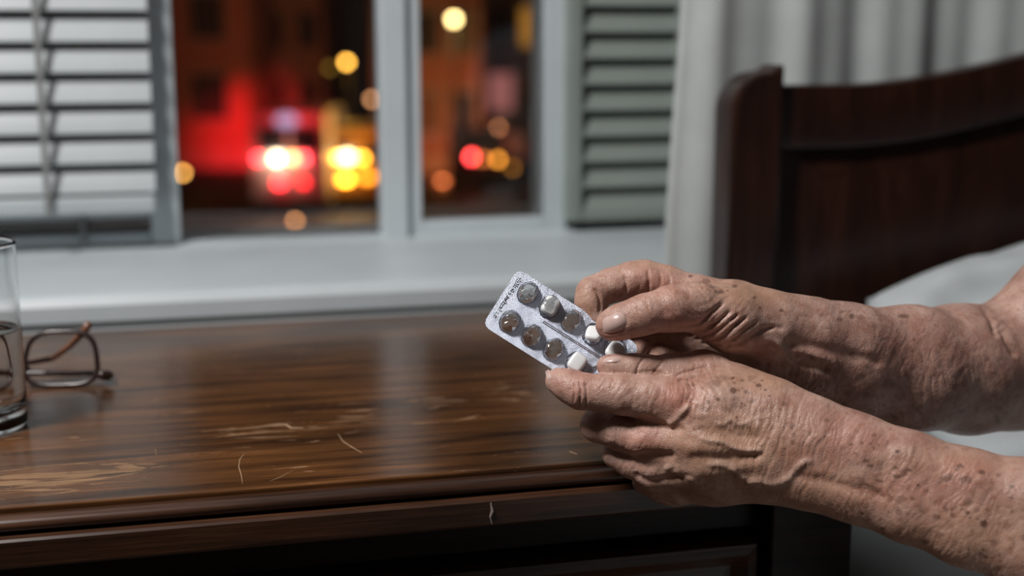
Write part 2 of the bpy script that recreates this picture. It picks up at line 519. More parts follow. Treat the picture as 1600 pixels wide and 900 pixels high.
def soft_box(x0, x1, y0, y1, z0, z1, r, nx, ny, wr, seed, drop=0.0):
    """a cloth-covered slab: gridded top rolled over its edges and down the sides"""
    v = []; f = []
    us = []
    def axis(a0, a1, n, side):
        out = []
        for i in range(n + 1):
            t = i / n
            out.append(t)
        return out
    H = (z1 - z0) + drop
    Lx = (x1 - x0); Ly = (y1 - y0)
    def prof(s, a0, a1):
        # s runs along the unrolled cloth, returns (coord, dz)
        n = a1 - a0
        q = pi * r / 2
        if s < -q: return a0 - 0.0, -(r + (-q - s))
        if s < 0: 
            th = -s / r
            return a0 + r - r * sin(th), -r + r * cos(th)
        if s <= n - 2 * r: return a0 + r + s, 0.0
        s2 = s - (n - 2 * r)
        if s2 < q:
            th = s2 / r
            return a1 - r + r * sin(th), -r + r * cos(th)
        return a1, -(r + (s2 - q))
    q = pi * r / 2
    S = np.linspace(-(q + H - r), Lx - 2 * r + q + H - r, nx + 1)
    T = np.linspace(-(q + H - r), Ly - 2 * r + q + H - r, ny + 1)
    P = np.zeros((ny + 1, nx + 1, 3))
    for j, t in enumerate(T):
        y, dzy = prof(t, y0, y1)
        for i, s in enumerate(S):
            x, dzx = prof(s, x0, x1)
            P[j, i] = (x, y, max(z1 + dzx + dzy, z0 - drop))
    X, Y = P[..., 0], P[..., 1]
    n1 = vnoise(X * 9 + Y * 4, Y * 5 - X * 2, P[..., 2] * 8, seed) - .5
    n2 = vnoise(X * 22 + Y * 9, Y * 13 + 3, P[..., 2] * 14, seed + 5) - .5
    d = wr * (1.6 * n1 + 0.7 * n2)
    P[..., 2] += d
    P[..., 0] += d * 0.8 * np.where(X < (x0 + x1) / 2, -1, 1) * (np.minimum(X - x0, x1 - X) < r * 1.2)
    low = np.clip((z1 - r * .6 - P[..., 2]) / 0.08, 0, 1)
    P[..., 0] += np.where(X < (x0 + x1) / 2, -1, 1) * low * 0.008 * np.sin(Y * 70 + 2 * np.sin(Y * 23)) * (np.minimum(X - x0, x1 - X) < 0.02)
    v = P.reshape(-1, 3)
    W = nx + 1
    for j in range(ny):
        for i in range(nx):
            a = j * W + i
            f.append((a, a + 1, a + W + 1, a + W))
    return v, f
v, f = soft_box(0.487, 1.875, -0.66, 1.218, 0.40, 0.598, 0.05, 120, 150, 0.018, 3, 0.16)
link('bed_sheet', new_mesh('bed_sheet', v, f, M_sheet, True), label='rumpled pale grey bed sheet beside the nightstand', cat='sheet')
MB().box(0.535, 1.845, -0.61, 1.19, 0.321, 0.56).build('mattress', M_sheet, bevel=0.03, seg=4, auto=0.8, label='thick mattress under the pale sheet on the mahogany bed', cat='mattress', loc=(1.19, 0.29, 0.321))

def pillow(name, center, size, rot, label, seed):
    nu, nv = 56, 40
    v = []; f = []
    for s in (1, -1):
        for j in range(nv + 1):
            for i in range(nu + 1):
                a = -1 + 2 * i / nu; b_ = -1 + 2 * j / nv
                e = max(0.0, (1 - abs(a) ** 2.6) * (1 - abs(b_) ** 2.6)) ** 0.48
                px_ = a * (1 - 0.11 * (b_ * b_)) * size[0]; py_ = b_ * (1 - 0.16 * a * a) * size[1]
                nz_ = float(vnoise(np.array([a * 3 + 5]), np.array([b_ * 3]), s * 2.0, seed)[0] - .5) * 0.03 + float(vnoise(np.array([a * 8]), np.array([b_ * 6 + a * 3]), s * 2.0, seed + 1)[0] - .5) * 0.016
                v.append((px_, py_, s * (size[2] * e + nz_ * e)))
    W = nu + 1; H = W * (nv + 1)
    for s in (0, 1):
        for j in range(nv):
            for i in range(nu):
                a = s * H + j * W + i
                q = (a, a + 1, a + W + 1, a + W)
                f.append(q if s == 0 else q[::-1])
    me = new_mesh(name, v, f, M_sheet, True)
    bm = bmesh.new(); bm.from_mesh(me)
    bmesh.ops.remove_doubles(bm, verts=bm.verts, dist=1e-5)
    bm.to_mesh(me); bm.free()
    return link(name, me, None, center, rot, label, 'pillow')
pillow('pillow', (0.925, 1.065, 0.694), (0.31, 0.14, 0.067), (radians(32), radians(-6), radians(3)), 'white pillow leaning on the headboard behind the elbow', 4)

# ------------------------------------------------------------------ nightstand
NS0, NS1 = -0.62, 0.462
ns = thing('nightstand', (-0.08, 1.06, 0.0), 'worn dark walnut nightstand with moulded top edge', 'nightstand')
TZ = 0.70
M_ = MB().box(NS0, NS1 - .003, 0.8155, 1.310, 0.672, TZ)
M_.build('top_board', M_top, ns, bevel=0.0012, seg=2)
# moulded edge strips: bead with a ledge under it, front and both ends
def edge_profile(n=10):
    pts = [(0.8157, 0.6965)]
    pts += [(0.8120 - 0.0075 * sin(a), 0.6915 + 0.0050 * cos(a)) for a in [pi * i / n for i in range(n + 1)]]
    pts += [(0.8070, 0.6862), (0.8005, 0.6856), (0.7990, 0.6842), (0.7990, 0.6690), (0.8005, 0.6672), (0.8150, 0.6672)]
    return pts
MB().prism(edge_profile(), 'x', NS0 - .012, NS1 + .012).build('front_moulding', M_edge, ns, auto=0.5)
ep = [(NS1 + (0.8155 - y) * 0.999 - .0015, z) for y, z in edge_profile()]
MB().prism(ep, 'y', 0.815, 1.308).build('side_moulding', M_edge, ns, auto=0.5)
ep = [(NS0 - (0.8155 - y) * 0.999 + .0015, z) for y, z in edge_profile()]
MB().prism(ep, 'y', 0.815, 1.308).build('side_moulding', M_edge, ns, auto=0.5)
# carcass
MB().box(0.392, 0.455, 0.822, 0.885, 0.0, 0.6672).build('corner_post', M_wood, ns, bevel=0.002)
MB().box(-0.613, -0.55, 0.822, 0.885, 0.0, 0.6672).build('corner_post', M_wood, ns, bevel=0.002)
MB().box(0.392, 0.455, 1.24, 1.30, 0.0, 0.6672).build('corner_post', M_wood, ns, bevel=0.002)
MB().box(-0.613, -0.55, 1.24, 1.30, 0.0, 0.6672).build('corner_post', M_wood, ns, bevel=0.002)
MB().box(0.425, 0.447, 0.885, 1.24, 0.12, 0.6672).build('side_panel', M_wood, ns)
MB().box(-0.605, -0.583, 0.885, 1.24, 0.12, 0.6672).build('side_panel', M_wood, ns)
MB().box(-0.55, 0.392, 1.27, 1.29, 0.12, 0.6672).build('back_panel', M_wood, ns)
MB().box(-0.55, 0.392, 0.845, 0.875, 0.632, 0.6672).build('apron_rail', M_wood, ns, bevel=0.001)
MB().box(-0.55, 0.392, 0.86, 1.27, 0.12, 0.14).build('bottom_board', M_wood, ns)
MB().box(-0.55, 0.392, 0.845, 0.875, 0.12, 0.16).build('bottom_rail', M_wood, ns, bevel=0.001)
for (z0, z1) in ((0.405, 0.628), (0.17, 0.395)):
    dr = MB()
    x0, x1 = -0.545, 0.388
    # drawer front with a sloped raised lip
    def ring(i, y): return [(x0 + i, y, z0 + i), (x1 - i, y, z0 + i), (x1 - i, y, z1 - i), (x0 + i, y, z1 - i)]
    rs = ring(0, 0.868) + ring(0, 0.836) + ring(0.003, 0.829) + ring(0.010, 0.8275) + ring(0.020, 0.836) + ring(0.024, 0.8365)
    fs = []
    for q in range(5):
        for i in range(4):
            a = q * 4 + i; b_ = q * 4 + (i + 1) % 4
            fs.append((a, b_, b_ + 4, a + 4))
    fs += [(3, 2, 1, 0), (20, 21, 22, 23)]
    d_ = dr.add(rs, fs).build('drawer', M_edge, ns)
    for kx in (-0.3, 0.14):
        kb = MB().lathe([(0.0, 0.0), (0.007, 0.0), (0.006, 0.008), (0.015, 0.013), (0.016, 0.019), (0.010, 0.024), (0.0, 0.025)], seg=20).mesh('knob', M_edge, smooth=True)
        kb.transform(Matrix.Rotation(pi / 2, 4, 'X'))
        link('knob', kb, d_, (kx - ns.location.x, 0.8365 - ns.location.y, (z0 + z1) / 2))
# scratches and a chip that break the varnish of the top
def scratch(pts, w, name='scratch'):
    p = [Vector((*q[:2], TZ + 0.00015)) for q in [atZ(x, y, TZ) for x, y in pts]]
    MB().tube([(q.x, q.y, q.z) for q in p], [w * 0.4] + [w] * (len(p) - 2) + [w * 0.4], seg=5).build(name, M_scr, ns)
M_scr = simple_mat('bare_wood_scratch', (0.42, 0.28, 0.17), 0.7)
scratch([(382, 708), (375, 718), (373, 730), (377, 742), (379, 756)], 0.0003)
scratch([(528, 678), (536, 690), (550, 699), (566, 708)], 0.0003)
scratch([(422, 752), (440, 745), (458, 735)], 0.0003)
scratch([(243, 702), (244, 712)], 0.0003)
scratch([(890, 706), (902, 710)], 0.0006)
scratch([(425, 666), (447, 664), (455, 669), (474, 669)], 0.0007)
# drips of old paint on the front moulding
pd = atY(767, 785, 0.799)
M_drip = simple_mat('paint_drip', (0.30, 0.24, 0.21), 0.5)
MB().tube([(pd[0], 0.7990, 0.6835), (pd[0] + .001, 0.7988, 0.678), (pd[0] - .0005, 0.7988, 0.674), (pd[0] + .0008, 0.7990, 0.669)], [0.0005, 0.0011, 0.0006, 0.0004], 6).build('paint_drip', M_drip, ns)

# ------------------------------------------------------------------ drinking glass with water
gb = atZ(-30, 668, TZ); gb[2] = TZ
GR = 0.0325
gl = thing('drinking_glass', tuple(gb), 'clear straight drinking glass half full of water on the nightstand', 'glass')
prof = [(0.0, 0.0), (GR - .004, 0.0), (GR - .001, 0.0015), (GR, 0.005), (GR, 0.0058), (GR, 0.007), (GR, 0.132), (GR, 0.1335), (GR - .0002, 0.1345), (GR - .0009, 0.1352), (GR - .0016, 0.1345), (GR - .0018, 0.1335), (GR - .0018, 0.132), (GR - .0018, 0.022), (GR - .0018, 0.0205), (GR - .0022, 0.0185), (GR - .004, 0.0145), (GR - .010, 0.0125), (0.0, 0.0120)]
link('glass_wall', MB().lathe(prof, seg=64).mesh('glass_wall', M_glass, auto=0.9), gl)
wr_ = GR - .0018 + 0.0002
link('water', MB().lathe([(0.0, 0.0119), (GR - .010, 0.0124), (GR - .0038, 0.0144), (wr_, 0.0202), (wr_, 0.0215), (wr_, 0.0712), (wr_, 0.0725), (GR - .0028, 0.0717), (GR - .005, 0.0713), (GR - .008, 0.0712), (0.0, 0.0712)], seg=64).mesh('water', M_water, auto=0.9), gl, label='still clear water')

# ------------------------------------------------------------------ spectacles lying upside down behind the glass
M_frame = simple_mat('tortoise_frame', (0.022, 0.009, 0.008), 0.28, noise=0.4, nscale=40, coat=0.3)
M_tip = simple_mat('temple_tip', (0.20, 0.085, 0.05), 0.3, noise=0.3, nscale=60)
sp0 = atZ(100, 606, TZ)
sg = thing('eyeglasses', (sp0[0], sp0[1], TZ), 'dark brown folded eyeglasses lying behind the water glass', 'eyeglasses', rot=(0, 0, radians(-9)))
def lens_outline(cx, n=40, g=0.0):
    pts = []
    for i in range(n):
        a = 2 * pi * i / n
        c, s = cos(a), sin(a)
        ex = 0.62
        x = (0.0280 + g) * math.copysign(abs(c) ** ex, c)
        zz = (0.0205 + g) * math.copysign(abs(s) ** ex, s)
        x *= 1 - 0.10 * (zz / 0.0205)                 # narrower towards the raised side
        pts.append((cx - 0.0025 + x, 0.35 * (zz + 0.0205) - 0.004 * (x / .0255) ** 2 * 0, zz + 0.0225))
    return pts
for cx in (0.0, -0.073):
    MB().tube(lens_outline(cx), 0.0021, 8, True).build('rim', M_frame, sg, smooth=True, worldspace=False)
    o_ = lens_outline(cx, g=-0.0012)
    v = [(x, y - .0007, z) for x, y, z in o_] + [(x, y + .0007, z) for x, y, z in o_]
    n_ = len(o_)
    MB().add(v, [tuple(range(n_)), tuple(range(2 * n_ - 1, n_ - 1, -1))] + [(i, (i + 1) % n_, n_ + (i + 1) % n_, n_ + i) for i in range(n_)]).build('lens', M_lens, sg, worldspace=False)
MB().tube([(-0.0265, .004, 0.014), (-0.031, .005, 0.0175), (-0.035, .0055, 0.0185), (-0.039, .005, 0.0175), (-0.0435, .004, 0.014)], 0.0018, 8).build('bridge', M_frame, sg, smooth=True, worldspace=False)
MB().tube([(0.0262, .001, 0.0105), (0.030, .001, 0.0095), (0.0335, .004, 0.0085), (0.0345, .009, 0.0075)], [0.0028, 0.0042, 0.0046, 0.0036], 8).build('end_piece', M_frame, sg, smooth=True, worldspace=False)
MB().tube([(-0.0962, .001, 0.0105), (-0.100, .001, 0.0095), (-0.1035, .004, 0.0085), (-0.1045, .009, 0.0075)], [0.0028, 0.0042, 0.0046, 0.0036], 8).build('end_piece', M_frame, sg, smooth=True, worldspace=False)
MB().tube([(0.0340, .010, 0.0075), (0.026, .020, 0.0065), (-0.01, .024, 0.006), (-0.06, .028, 0.006), (-0.090, .030, 0.006)], [0.0028, 0.0026, 0.0024, 0.0026, 0.0036], 8).build('temple', M_frame, sg, smooth=True, worldspace=False)
tp = MB().tube([(-0.1040, .010, 0.0075), (-0.088, .030, 0.0085), (-0.05, .036, 0.0100), (-0.0165, .034, 0.0160)], [0.0028, 0.0024, 0.0022, 0.0024], 8).build('temple', M_frame, sg, smooth=True, worldspace=False)
MB().tube([(-0.0165, .034, 0.0160), (0.000, .028, 0.0280), (0.012, .022, 0.0400), (0.0185, .019, 0.0480)], [0.0024, 0.0027, 0.0033, 0.0034], 8).build('temple_tip', M_tip, tp, smooth=True, worldspace=False)

#@@STREET
# ------------------------------------------------------------------ the street outside, far below the window and out of focus
ZG = -4.2
ROTY = (0, 0, -YAW)
def gpt(px, d, z=ZG):
    """point above the street, d metres out, seen at column px"""
    p = CAM + F0 * d + RT * (px - 800) / FPX * d
    return (float(p[0]), float(p[1]), z)
def hz(py, d):
    """height seen at row py, d metres out"""
    r = ray(800, py)
    return float(CAM[2] + r[2] / (r @ F0) * d)
def mpp(d): return d / FPX
M_asph = simple_mat('asphalt', (0.012, 0.010, 0.012), 0.7, noise=0.4, nscale=2)
M_brick = simple_mat('red_brick', (0.30, 0.15, 0.11), 0.85, noise=0.35, nscale=3, stretch=(1, 1, 4))
M_stone = simple_mat('pale_stucco', (0.34, 0.27, 0.24), 0.85, noise=0.2, nscale=2)
M_win = simple_mat('dark_pane', (0.02, 0.02, 0.025), 0.15)
M_wfr = simple_mat('window_frame_far', (0.30, 0.26, 0.24), 0.6)
M_iron = simple_mat('iron_pole', (0.03, 0.03, 0.03), 0.5)
M_van = simple_mat('van_white', (0.45, 0.45, 0.48), 0.35)
M_car = simple_mat('car_dark', (0.05, 0.03, 0.04), 0.25, coat=0.5)
M_truck = simple_mat('truck_amber', (0.30, 0.15, 0.03), 0.4)
M_tyre = simple_mat('tyre', (0.015, 0.015, 0.015), 0.8)
g0 = MB().box(-60, 60, 4, 90, -0.3, 0.0)
o = link('road', g0.mesh('road', M_asph), None, (0, 0, ZG), ROTY)
o['kind'] = 'structure'; o['label'] = 'dark night street below the window'

def point_light(parent, name, loc, power, color, r=0.15):
    d = bpy.data.lights.new(name, 'POINT'); d.energy = power; d.color = color; d.shadow_soft_size = 0.0
    o = bpy.data.objects.new(name, d); COL.objects.link(o); o.location = loc
    if parent is not None: o.parent = parent
    return o
LITW = {}
def lit(col, s):
    k_ = (col, s)
    if k_ not in LITW: LITW[k_] = emit_mat('glow_%d' % len(LITW), col, s)
    return LITW[k_]
RND = random.Random(77)
def building(px0, px1, d, deep, top, mat, label, wins, lits=()):
    """lits: {(col,row): material} of windows with a lamp on inside"""
    x0, x1 = (px0 - 800) / FPX * d, (px1 - 800) / FPX * d
    cx = (x0 + x1) / 2; w = (x1 - x0) / 2
    b0 = thing('building', gpt((px0 + px1) / 2, d), label, 'building', 'houses across the street', rot=ROTY)
    H = top - ZG
    link('wall', MB().box(-w, w, 0, deep, 0, H).mesh('wall', mat), b0)
    link('cornice', MB().box(-w - .15, w + .15, -0.25, deep, H, H + .35).mesh('cornice', M_stone), b0)
    link('plinth', MB().box(-w - .02, w + .02, -0.10, 0.0, 0, 0.7).mesh('plinth', M_stone), b0)
    nc, ww, wh, z0, dz = wins
    fr = MB().box(-ww / 2 - .1, ww / 2 + .1, -0.08, 0.01, -.1, 0).box(-ww / 2 - .1, ww / 2 + .1, -0.08, 0.01, wh, wh + .14)
    fr.box(-ww / 2 - .1, -ww / 2, -0.06, 0.01, 0, wh).box(ww / 2, ww / 2 + .1, -0.06, 0.01, 0, wh).box(-.03, .03, -0.04, 0.01, 0, wh)
    fm = fr.mesh('window', M_wfr); pm = MB().box(-ww / 2, ww / 2, -0.015, 0.01, 0, wh).mesh('pane', M_win)
    for r_ in range(12):
        z_ = z0 + dz * r_
        if z_ + wh > H - .3: break
        for c in range(nc):
            x = -w + (c + .5) * 2 * w / nc
            wo = link('window', fm, b0, (x, 0, z_))
            po = pm
            if (c, r_) in lits:
                po = pm.copy(); po.materials.clear(); po.materials.append(lits[(c, r_)])
            link('pane', po, wo)
    return b0
bA = building(40, 392, 52, 8, 8.0, M_brick, 'red lit brick house behind the left half of the window', (3, 1.25, 1.7, 1.9, 3.0))
bB = building(408, 512, 58, 8, 7.0, M_stone, 'narrow pale house next to the red lit brick one', (2, 0.8, 1.5, 1.6, 2.9))
bC = building(586, 752, 50, 8, 7.5, M_brick, 'brown brick house seen through the right pane', (3, 0.9, 1.5, 1.5, 2.9), {(1, 0): lit((1, .22, .06), 0.10), (2, 1): lit((1, .45, .12), 0.05)})
bD = building(757, 960, 66, 8, 9.0, M_stone, 'tall dark stucco house at the far right of the street', (4, 1.2, 1.8, 1.4, 3.1), {(0, 0): lit((1, .33, .30), 0.30), (1, 1): lit((1, .42, .05), 0.38), (0, 2): lit((1, .5, .10), 0.12), (1, 2): lit((.6, .6, .9), 0.08)})

lamp_head = {}
def street_lamp(px, py, d, col, s, rad_px, label, power=0):
    z = hz(py, d); p = gpt(px, d)
    t = thing('street_lamp', p, label, 'street lamp', 'lamps along the street', rot=ROTY)
    H = z - ZG; r = rad_px * mpp(d)
    link('pole', MB().lathe([(0.0, 0), (0.14, 0), (0.13, 0.25), (0.06, 0.4), (0.045, max(0.5, H - .1)), (0.0, max(0.5, H - .1))], (0, 0.5, 0), 12).mesh('pole', M_iron), t)
    link('arm', MB().tube([(0, 0.5, H - .15), (0, 0.42, H + .12), (0, 0.22, H + .22), (0, 0, H + r + .04)], 0.035, 8).mesh('arm', M_iron), t)
    link('shade', MB().lathe([(0.0, r + .10), (0.05, r + .10), (r * 1.0, r * .9), (r * .9, r * .85), (0.0, r * .95)], (0, 0, H), 16).mesh('shade', M_iron), t)
    v = MB().lathe([(r * sin(a), -r * cos(a)) for a in [pi * i / 8 for i in range(9)]], (0, 0, H), 14)
    link('bulb', v.mesh('bulb', lit(col, s), smooth=True), t)
    if power: point_light(t, 'lamp_light', (0, -0.5, H - .3), power, col)
street_lamp(711, 30, 42, (1.0, 0.72, 0.28), 24, 6.0, 'bright warm street lamp high in the right pane', 170)
street_lamp(545, 97, 46, (1.0, 0.50, 0.07), 22, 4.2, 'amber street lamp left of the window mullion', 90)
street_lamp(583, 155, 46.5, (1.0, 0.45, 0.20), 6, 4.2, 'dim peach street lamp half hidden by the mullion')
street_lamp(519, 106, 57, (0.6, 0.33, 0.04), 1.6, 4.2, 'faint far lamp just left of the amber lamp')
def bollard(px, py, d, col, s, label):
    z = hz(py, d); p = gpt(px, d, min(ZG, z - .3)); H = z - p[2]; r = 4.0 * mpp(d)
    t = thing('bollard_light', p, label, 'bollard light', 'low lights along the kerb', rot=ROTY)
    link('post', MB().lathe([(0, 0), (r * 1.3, 0), (r * 1.2, .05), (r * .8, H - r), (0, H - r)], (0, 0, 0), 12).mesh('post', M_iron), t)
    link('lens', MB().lathe([(r * sin(a), -r * cos(a)) for a in [pi * i / 8 for i in range(9)]], (0, 0, H), 14).mesh('lens', lit(col, s), smooth=True), t)
    link('cap', MB().lathe([(0, r), (r * .9, r), (r * .5, r * 1.3), (0, r * 1.4)], (0, 0, H), 12).mesh('cap', M_iron), t)
bollard(285, 270, 41, (1.0, 0.48, 0.10), 13, 'orange low light beside the left window stile')
bollard(458, 345, 35.5, (1.0, 0.42, 0.15), 7.0, 'small tan kerb light below the emergency vehicle')
bollard(350, 365, 34.5, (0.32, 0.20, 0.42), 1.2, 'dim violet kerb light low in the left pane')

def vehicle(name, px0, px1, d, py_top, mat, label, cat, lamps, kind):
    x0, x1 = (px0 - 800) / FPX * d, (px1 - 800) / FPX * d
    w = (x1 - x0) / 2; H = hz(py_top, d) - ZG
    t = thing(name, gpt((px0 + px1) / 2, d), label, cat, rot=ROTY)
    Ln = 5.2 if kind == 'van' else 4.2
    if kind == 'van':
        prof_ = [(0, .35), (0, H - .25), (.12, H), (Ln - 1.5, H), (Ln - .9, H * .62), (Ln, H * .5), (Ln, .35)]
    else:
        prof_ = [(0, .32), (-.02, H * .52), (.10, H * .66), (.55, H * .70), (1.05, H), (2.5, H), (3.2, H * .68), (4.1, H * .58), (Ln, .35)]
    link('body', MB().prism(prof_, 'x', -w, w).mesh('body', mat, bevel=.05), t)
    link('bumper', MB().box(-w, w, -.10, .06, .30, .52).mesh('bumper', M_iron, bevel=.03), t)
    if kind == 'van':
        for s_ in (-1, 1):
            link('rear_window', MB().box(min(s_ * .08, s_ * w * .8), max(s_ * .08, s_ * w * .8), -.02, .02, H * .62, H * .88).mesh('rear_window', M_win), t)
        link('light_bar', MB().box(-w * .8, w * .8, .3, .6, H, H + .10).mesh('light_bar', M_iron, bevel=.02), t)
    else:
        link('rear_window', MB().prism([(.52, H * .72), (1.0, H * .97), (1.03, H * .95), (.56, H * .70)], 'x', -w * .8, w * .8).mesh('rear_window', M_win), t)
    for yy_ in (.8, Ln - .9):
        for s_ in (-1, 1):
            wm = MB().lathe([(0, -.1), (.26, -.1), (.32, -.06), (.32, .06), (.26, .1), (0, .1)], (0, 0, 0), 20).mesh('wheel', M_tyre)
            wm.transform(Matrix.Rotation(pi / 2, 4, 'Y'))
            link('wheel', wm, t, (s_ * (w - .08), yy_, .32))
    for (px, py, rx_, ry_, col, s) in lamps:
        lx = (px - (px0 + px1) / 2) * mpp(d); lz = hz(py, d) - ZG
        a, b = rx_ * mpp(d), ry_ * mpp(d)
        pts = [(lx + a * cos(2 * pi * i / 14), lz + b * sin(2 * pi * i / 14)) for i in range(14)]
        link('lamp', MB().prism(pts, 'y', -.16, .04).mesh('lamp', lit(col, s)), t)
    return t
amb = vehicle('emergency_van', 392, 512, 38, 178, M_van, 'white emergency van with red and white lamps alight', 'van',
              [(404, 247, 4, 4, (1, .03, .04), 40), (433, 247, 7, 6, (1, .80, .50), 120), (458, 247, 4.5, 4.5, (1, .30, .10), 28), (475, 247, 4, 4, (1, .05, .06), 45),
               (437, 285, 7, 4.5, (1, .03, .04), 16), (474, 285, 4, 4, (1, .02, .03), 11), (450, 188, 15, 9, (.55, .38, .62), 1.3)], 'van')
def beam(parent, name, loc, tgt, power, color, cone):
    d = bpy.data.lights.new(name, 'SPOT'); d.energy = power; d.color = color; d.shadow_soft_size = 0.0
    d.spot_size = cone; d.spot_blend = 1.0
    o = bpy.data.objects.new(name, d); COL.objects.link(o); o.parent = parent; o.location = loc
    o.rotation_euler = (Vector(tgt) - Vector(loc)).to_track_quat('-Z', 'Y').to_euler()
# the rotating beacon's beam sweeping the brick house
beam(amb, 'beacon_beam', (-0.6, 5.6, 2.9), ((312 - 452) * mpp(52), 14.0, hz(225, 52) - ZG), 9500, (1.0, 0.010, 0.028), radians(38))
beam(amb, 'beacon_beam', (-0.4, 5.6, 2.9), ((300 - 452) * mpp(52), 14.0, hz(60, 52) - ZG), 450, (1.0, 0.16, 0.06), radians(75))
point_light(amb, 'beacon_light', (0.2, -1.0, 3.4), 120, (1.0, 0.03, 0.03), 0.3)
trk = vehicle('recovery_truck', 514, 604, 39, 205, M_truck, 'amber lit recovery truck beside the emergency van', 'truck',
              [(528, 246, 5, 4.5, (1, .45, .06), 30), (543, 245, 11, 6, (1, .72, .32), 110), (567, 247, 5, 4.5, (1, .38, .03), 40),
               (540, 280, 9, 4.5, (1, .42, .03), 22), (574, 277, 10, 5, (1, .33, .02), 7), (600, 240, 4, 4, (1, .10, .10), 12)], 'van')  # the last red disc stands in for a reflection at the window frame
point_light(trk, 'beacon_light', (0.0, -0.8, 2.6), 70, (1.0, 0.42, 0.05), 0.2)
car1 = vehicle('parked_car', 700, 790, 44, 205, M_car, 'dark car with one red tail lamp in the right pane', 'car',
               [(737, 245, 5, 5, (1, .05, .05), 22), (755, 248, 4, 4, (1, .25, .05), 5), (778, 249, 4.5, 4.5, (1, .36, .04), 8)], 'car')
car2 = vehicle('parked_car', 792, 872, 47, 215, M_car, 'dark car with faint brown lamps near the shutter', 'car',
               [(801, 262, 4, 4, (.8, .30, .04), 2.2), (851, 240, 4, 4, (1, .06, .05), 5)], 'car')
# added warm lights to brighten the brown brick house; the lantern is made up
sl = thing('added_lantern', gpt(690, 47, hz(300, 47)), 'added low orange lantern brightening the brown brick house', 'lantern', rot=ROTY)
link('housing', MB().lathe([(0, -.16), (.10, -.14), (.12, .08), (.02, .16), (0, .16)], (0, 0, 0), 10).mesh('housing', M_iron), sl)
link('stake', MB().lathe([(0, ZG - hz(300, 47)), (.03, ZG - hz(300, 47)), (.03, -.14), (0, -.14)], (0, 0, 0), 8).mesh('stake', M_iron), sl)
point_light(sl, 'facade_fill', (0, 0.6, .4), 130, (1.0, 0.22, 0.06), 0.2)
point_light(sl, 'facade_fill', (2.0, 0.2, 2.4), 260, (1.0, 0.36, 0.14), 0.2)
#@@PACK
# ------------------------------------------------------------------ blister pack held in the hands
PT = radians(20)
e1 = RT * 0.844 - UP * 0.536
e2 = (RT * 0.536 + UP * 0.844) * cos(PT) + FW * sin(PT)
e1 /= np.linalg.norm(e1); e2 = e2 - e1 * (e1 @ e2); e2 /= np.linalg.norm(e2)
e3 = np.cross(e1, e2)
PSC = 0.968
PC = at(878, 524.5, 0.880 * PSC)
PMAT = Matrix(((e1[0], e2[0], e3[0], PC[0]), (e1[1], e2[1], e3[1], PC[1]), (e1[2], e2[2], e3[2], PC[2]), (0, 0, 0, 1)))
PROT = PMAT.to_euler()
def foil_material():
    m, nt, b = nodes_mat('knurled_foil')
    b.inputs['Base Color'].default_value = (0.53, 0.57, 0.68, 1)
    b.inputs['Metallic'].default_value = 0.75
    b.inputs['Roughness'].default_value = 0.36
    tc = N(nt, 'ShaderNodeTexCoord')
    mp = N(nt, 'ShaderNodeMapping'); mp.inputs['Rotation'].default_value = (0, 0, 0.78)
    mp.inputs['Scale'].default_value = (1, 1, 0)
    L(nt, tc.outputs['Object'], mp.inputs[0])
    vo = N(nt, 'ShaderNodeTexVoronoi', i_Scale=1150.0, i_Randomness=0.15)
    L(nt, mp.outputs[0], vo.inputs['Vector'])
    nz = N(nt, 'ShaderNodeTexNoise', i_Scale=70.0, i_Detail=3.0)
    L(nt, tc.outputs['Object'], nz.inputs['Vector'])
    bp = N(nt, 'ShaderNodeBump', i_Strength=0.8, i_Distance=0.0006)
    L(nt, vo.outputs['Distance'], bp.inputs['Height'])
    b2 = N(nt, 'ShaderNodeBump', i_Strength=0.35, i_Distance=0.003)
    L(nt, nz.outputs['Fac'], b2.inputs['Height']); L(nt, bp.outputs[0], b2.inputs['Normal'])
    L(nt, b2.outputs[0], b.inputs['Normal'])
    return m
M_foil = foil_material()
M_foil2 = simple_mat('bright_foil', (0.72, 0.73, 0.78), 0.22, metal=0.9, noise=0.1, nscale=300)
M_pill = simple_mat('white_tablet', (0.84, 0.86, 0.87), 0.4, noise=0.02, nscale=400)

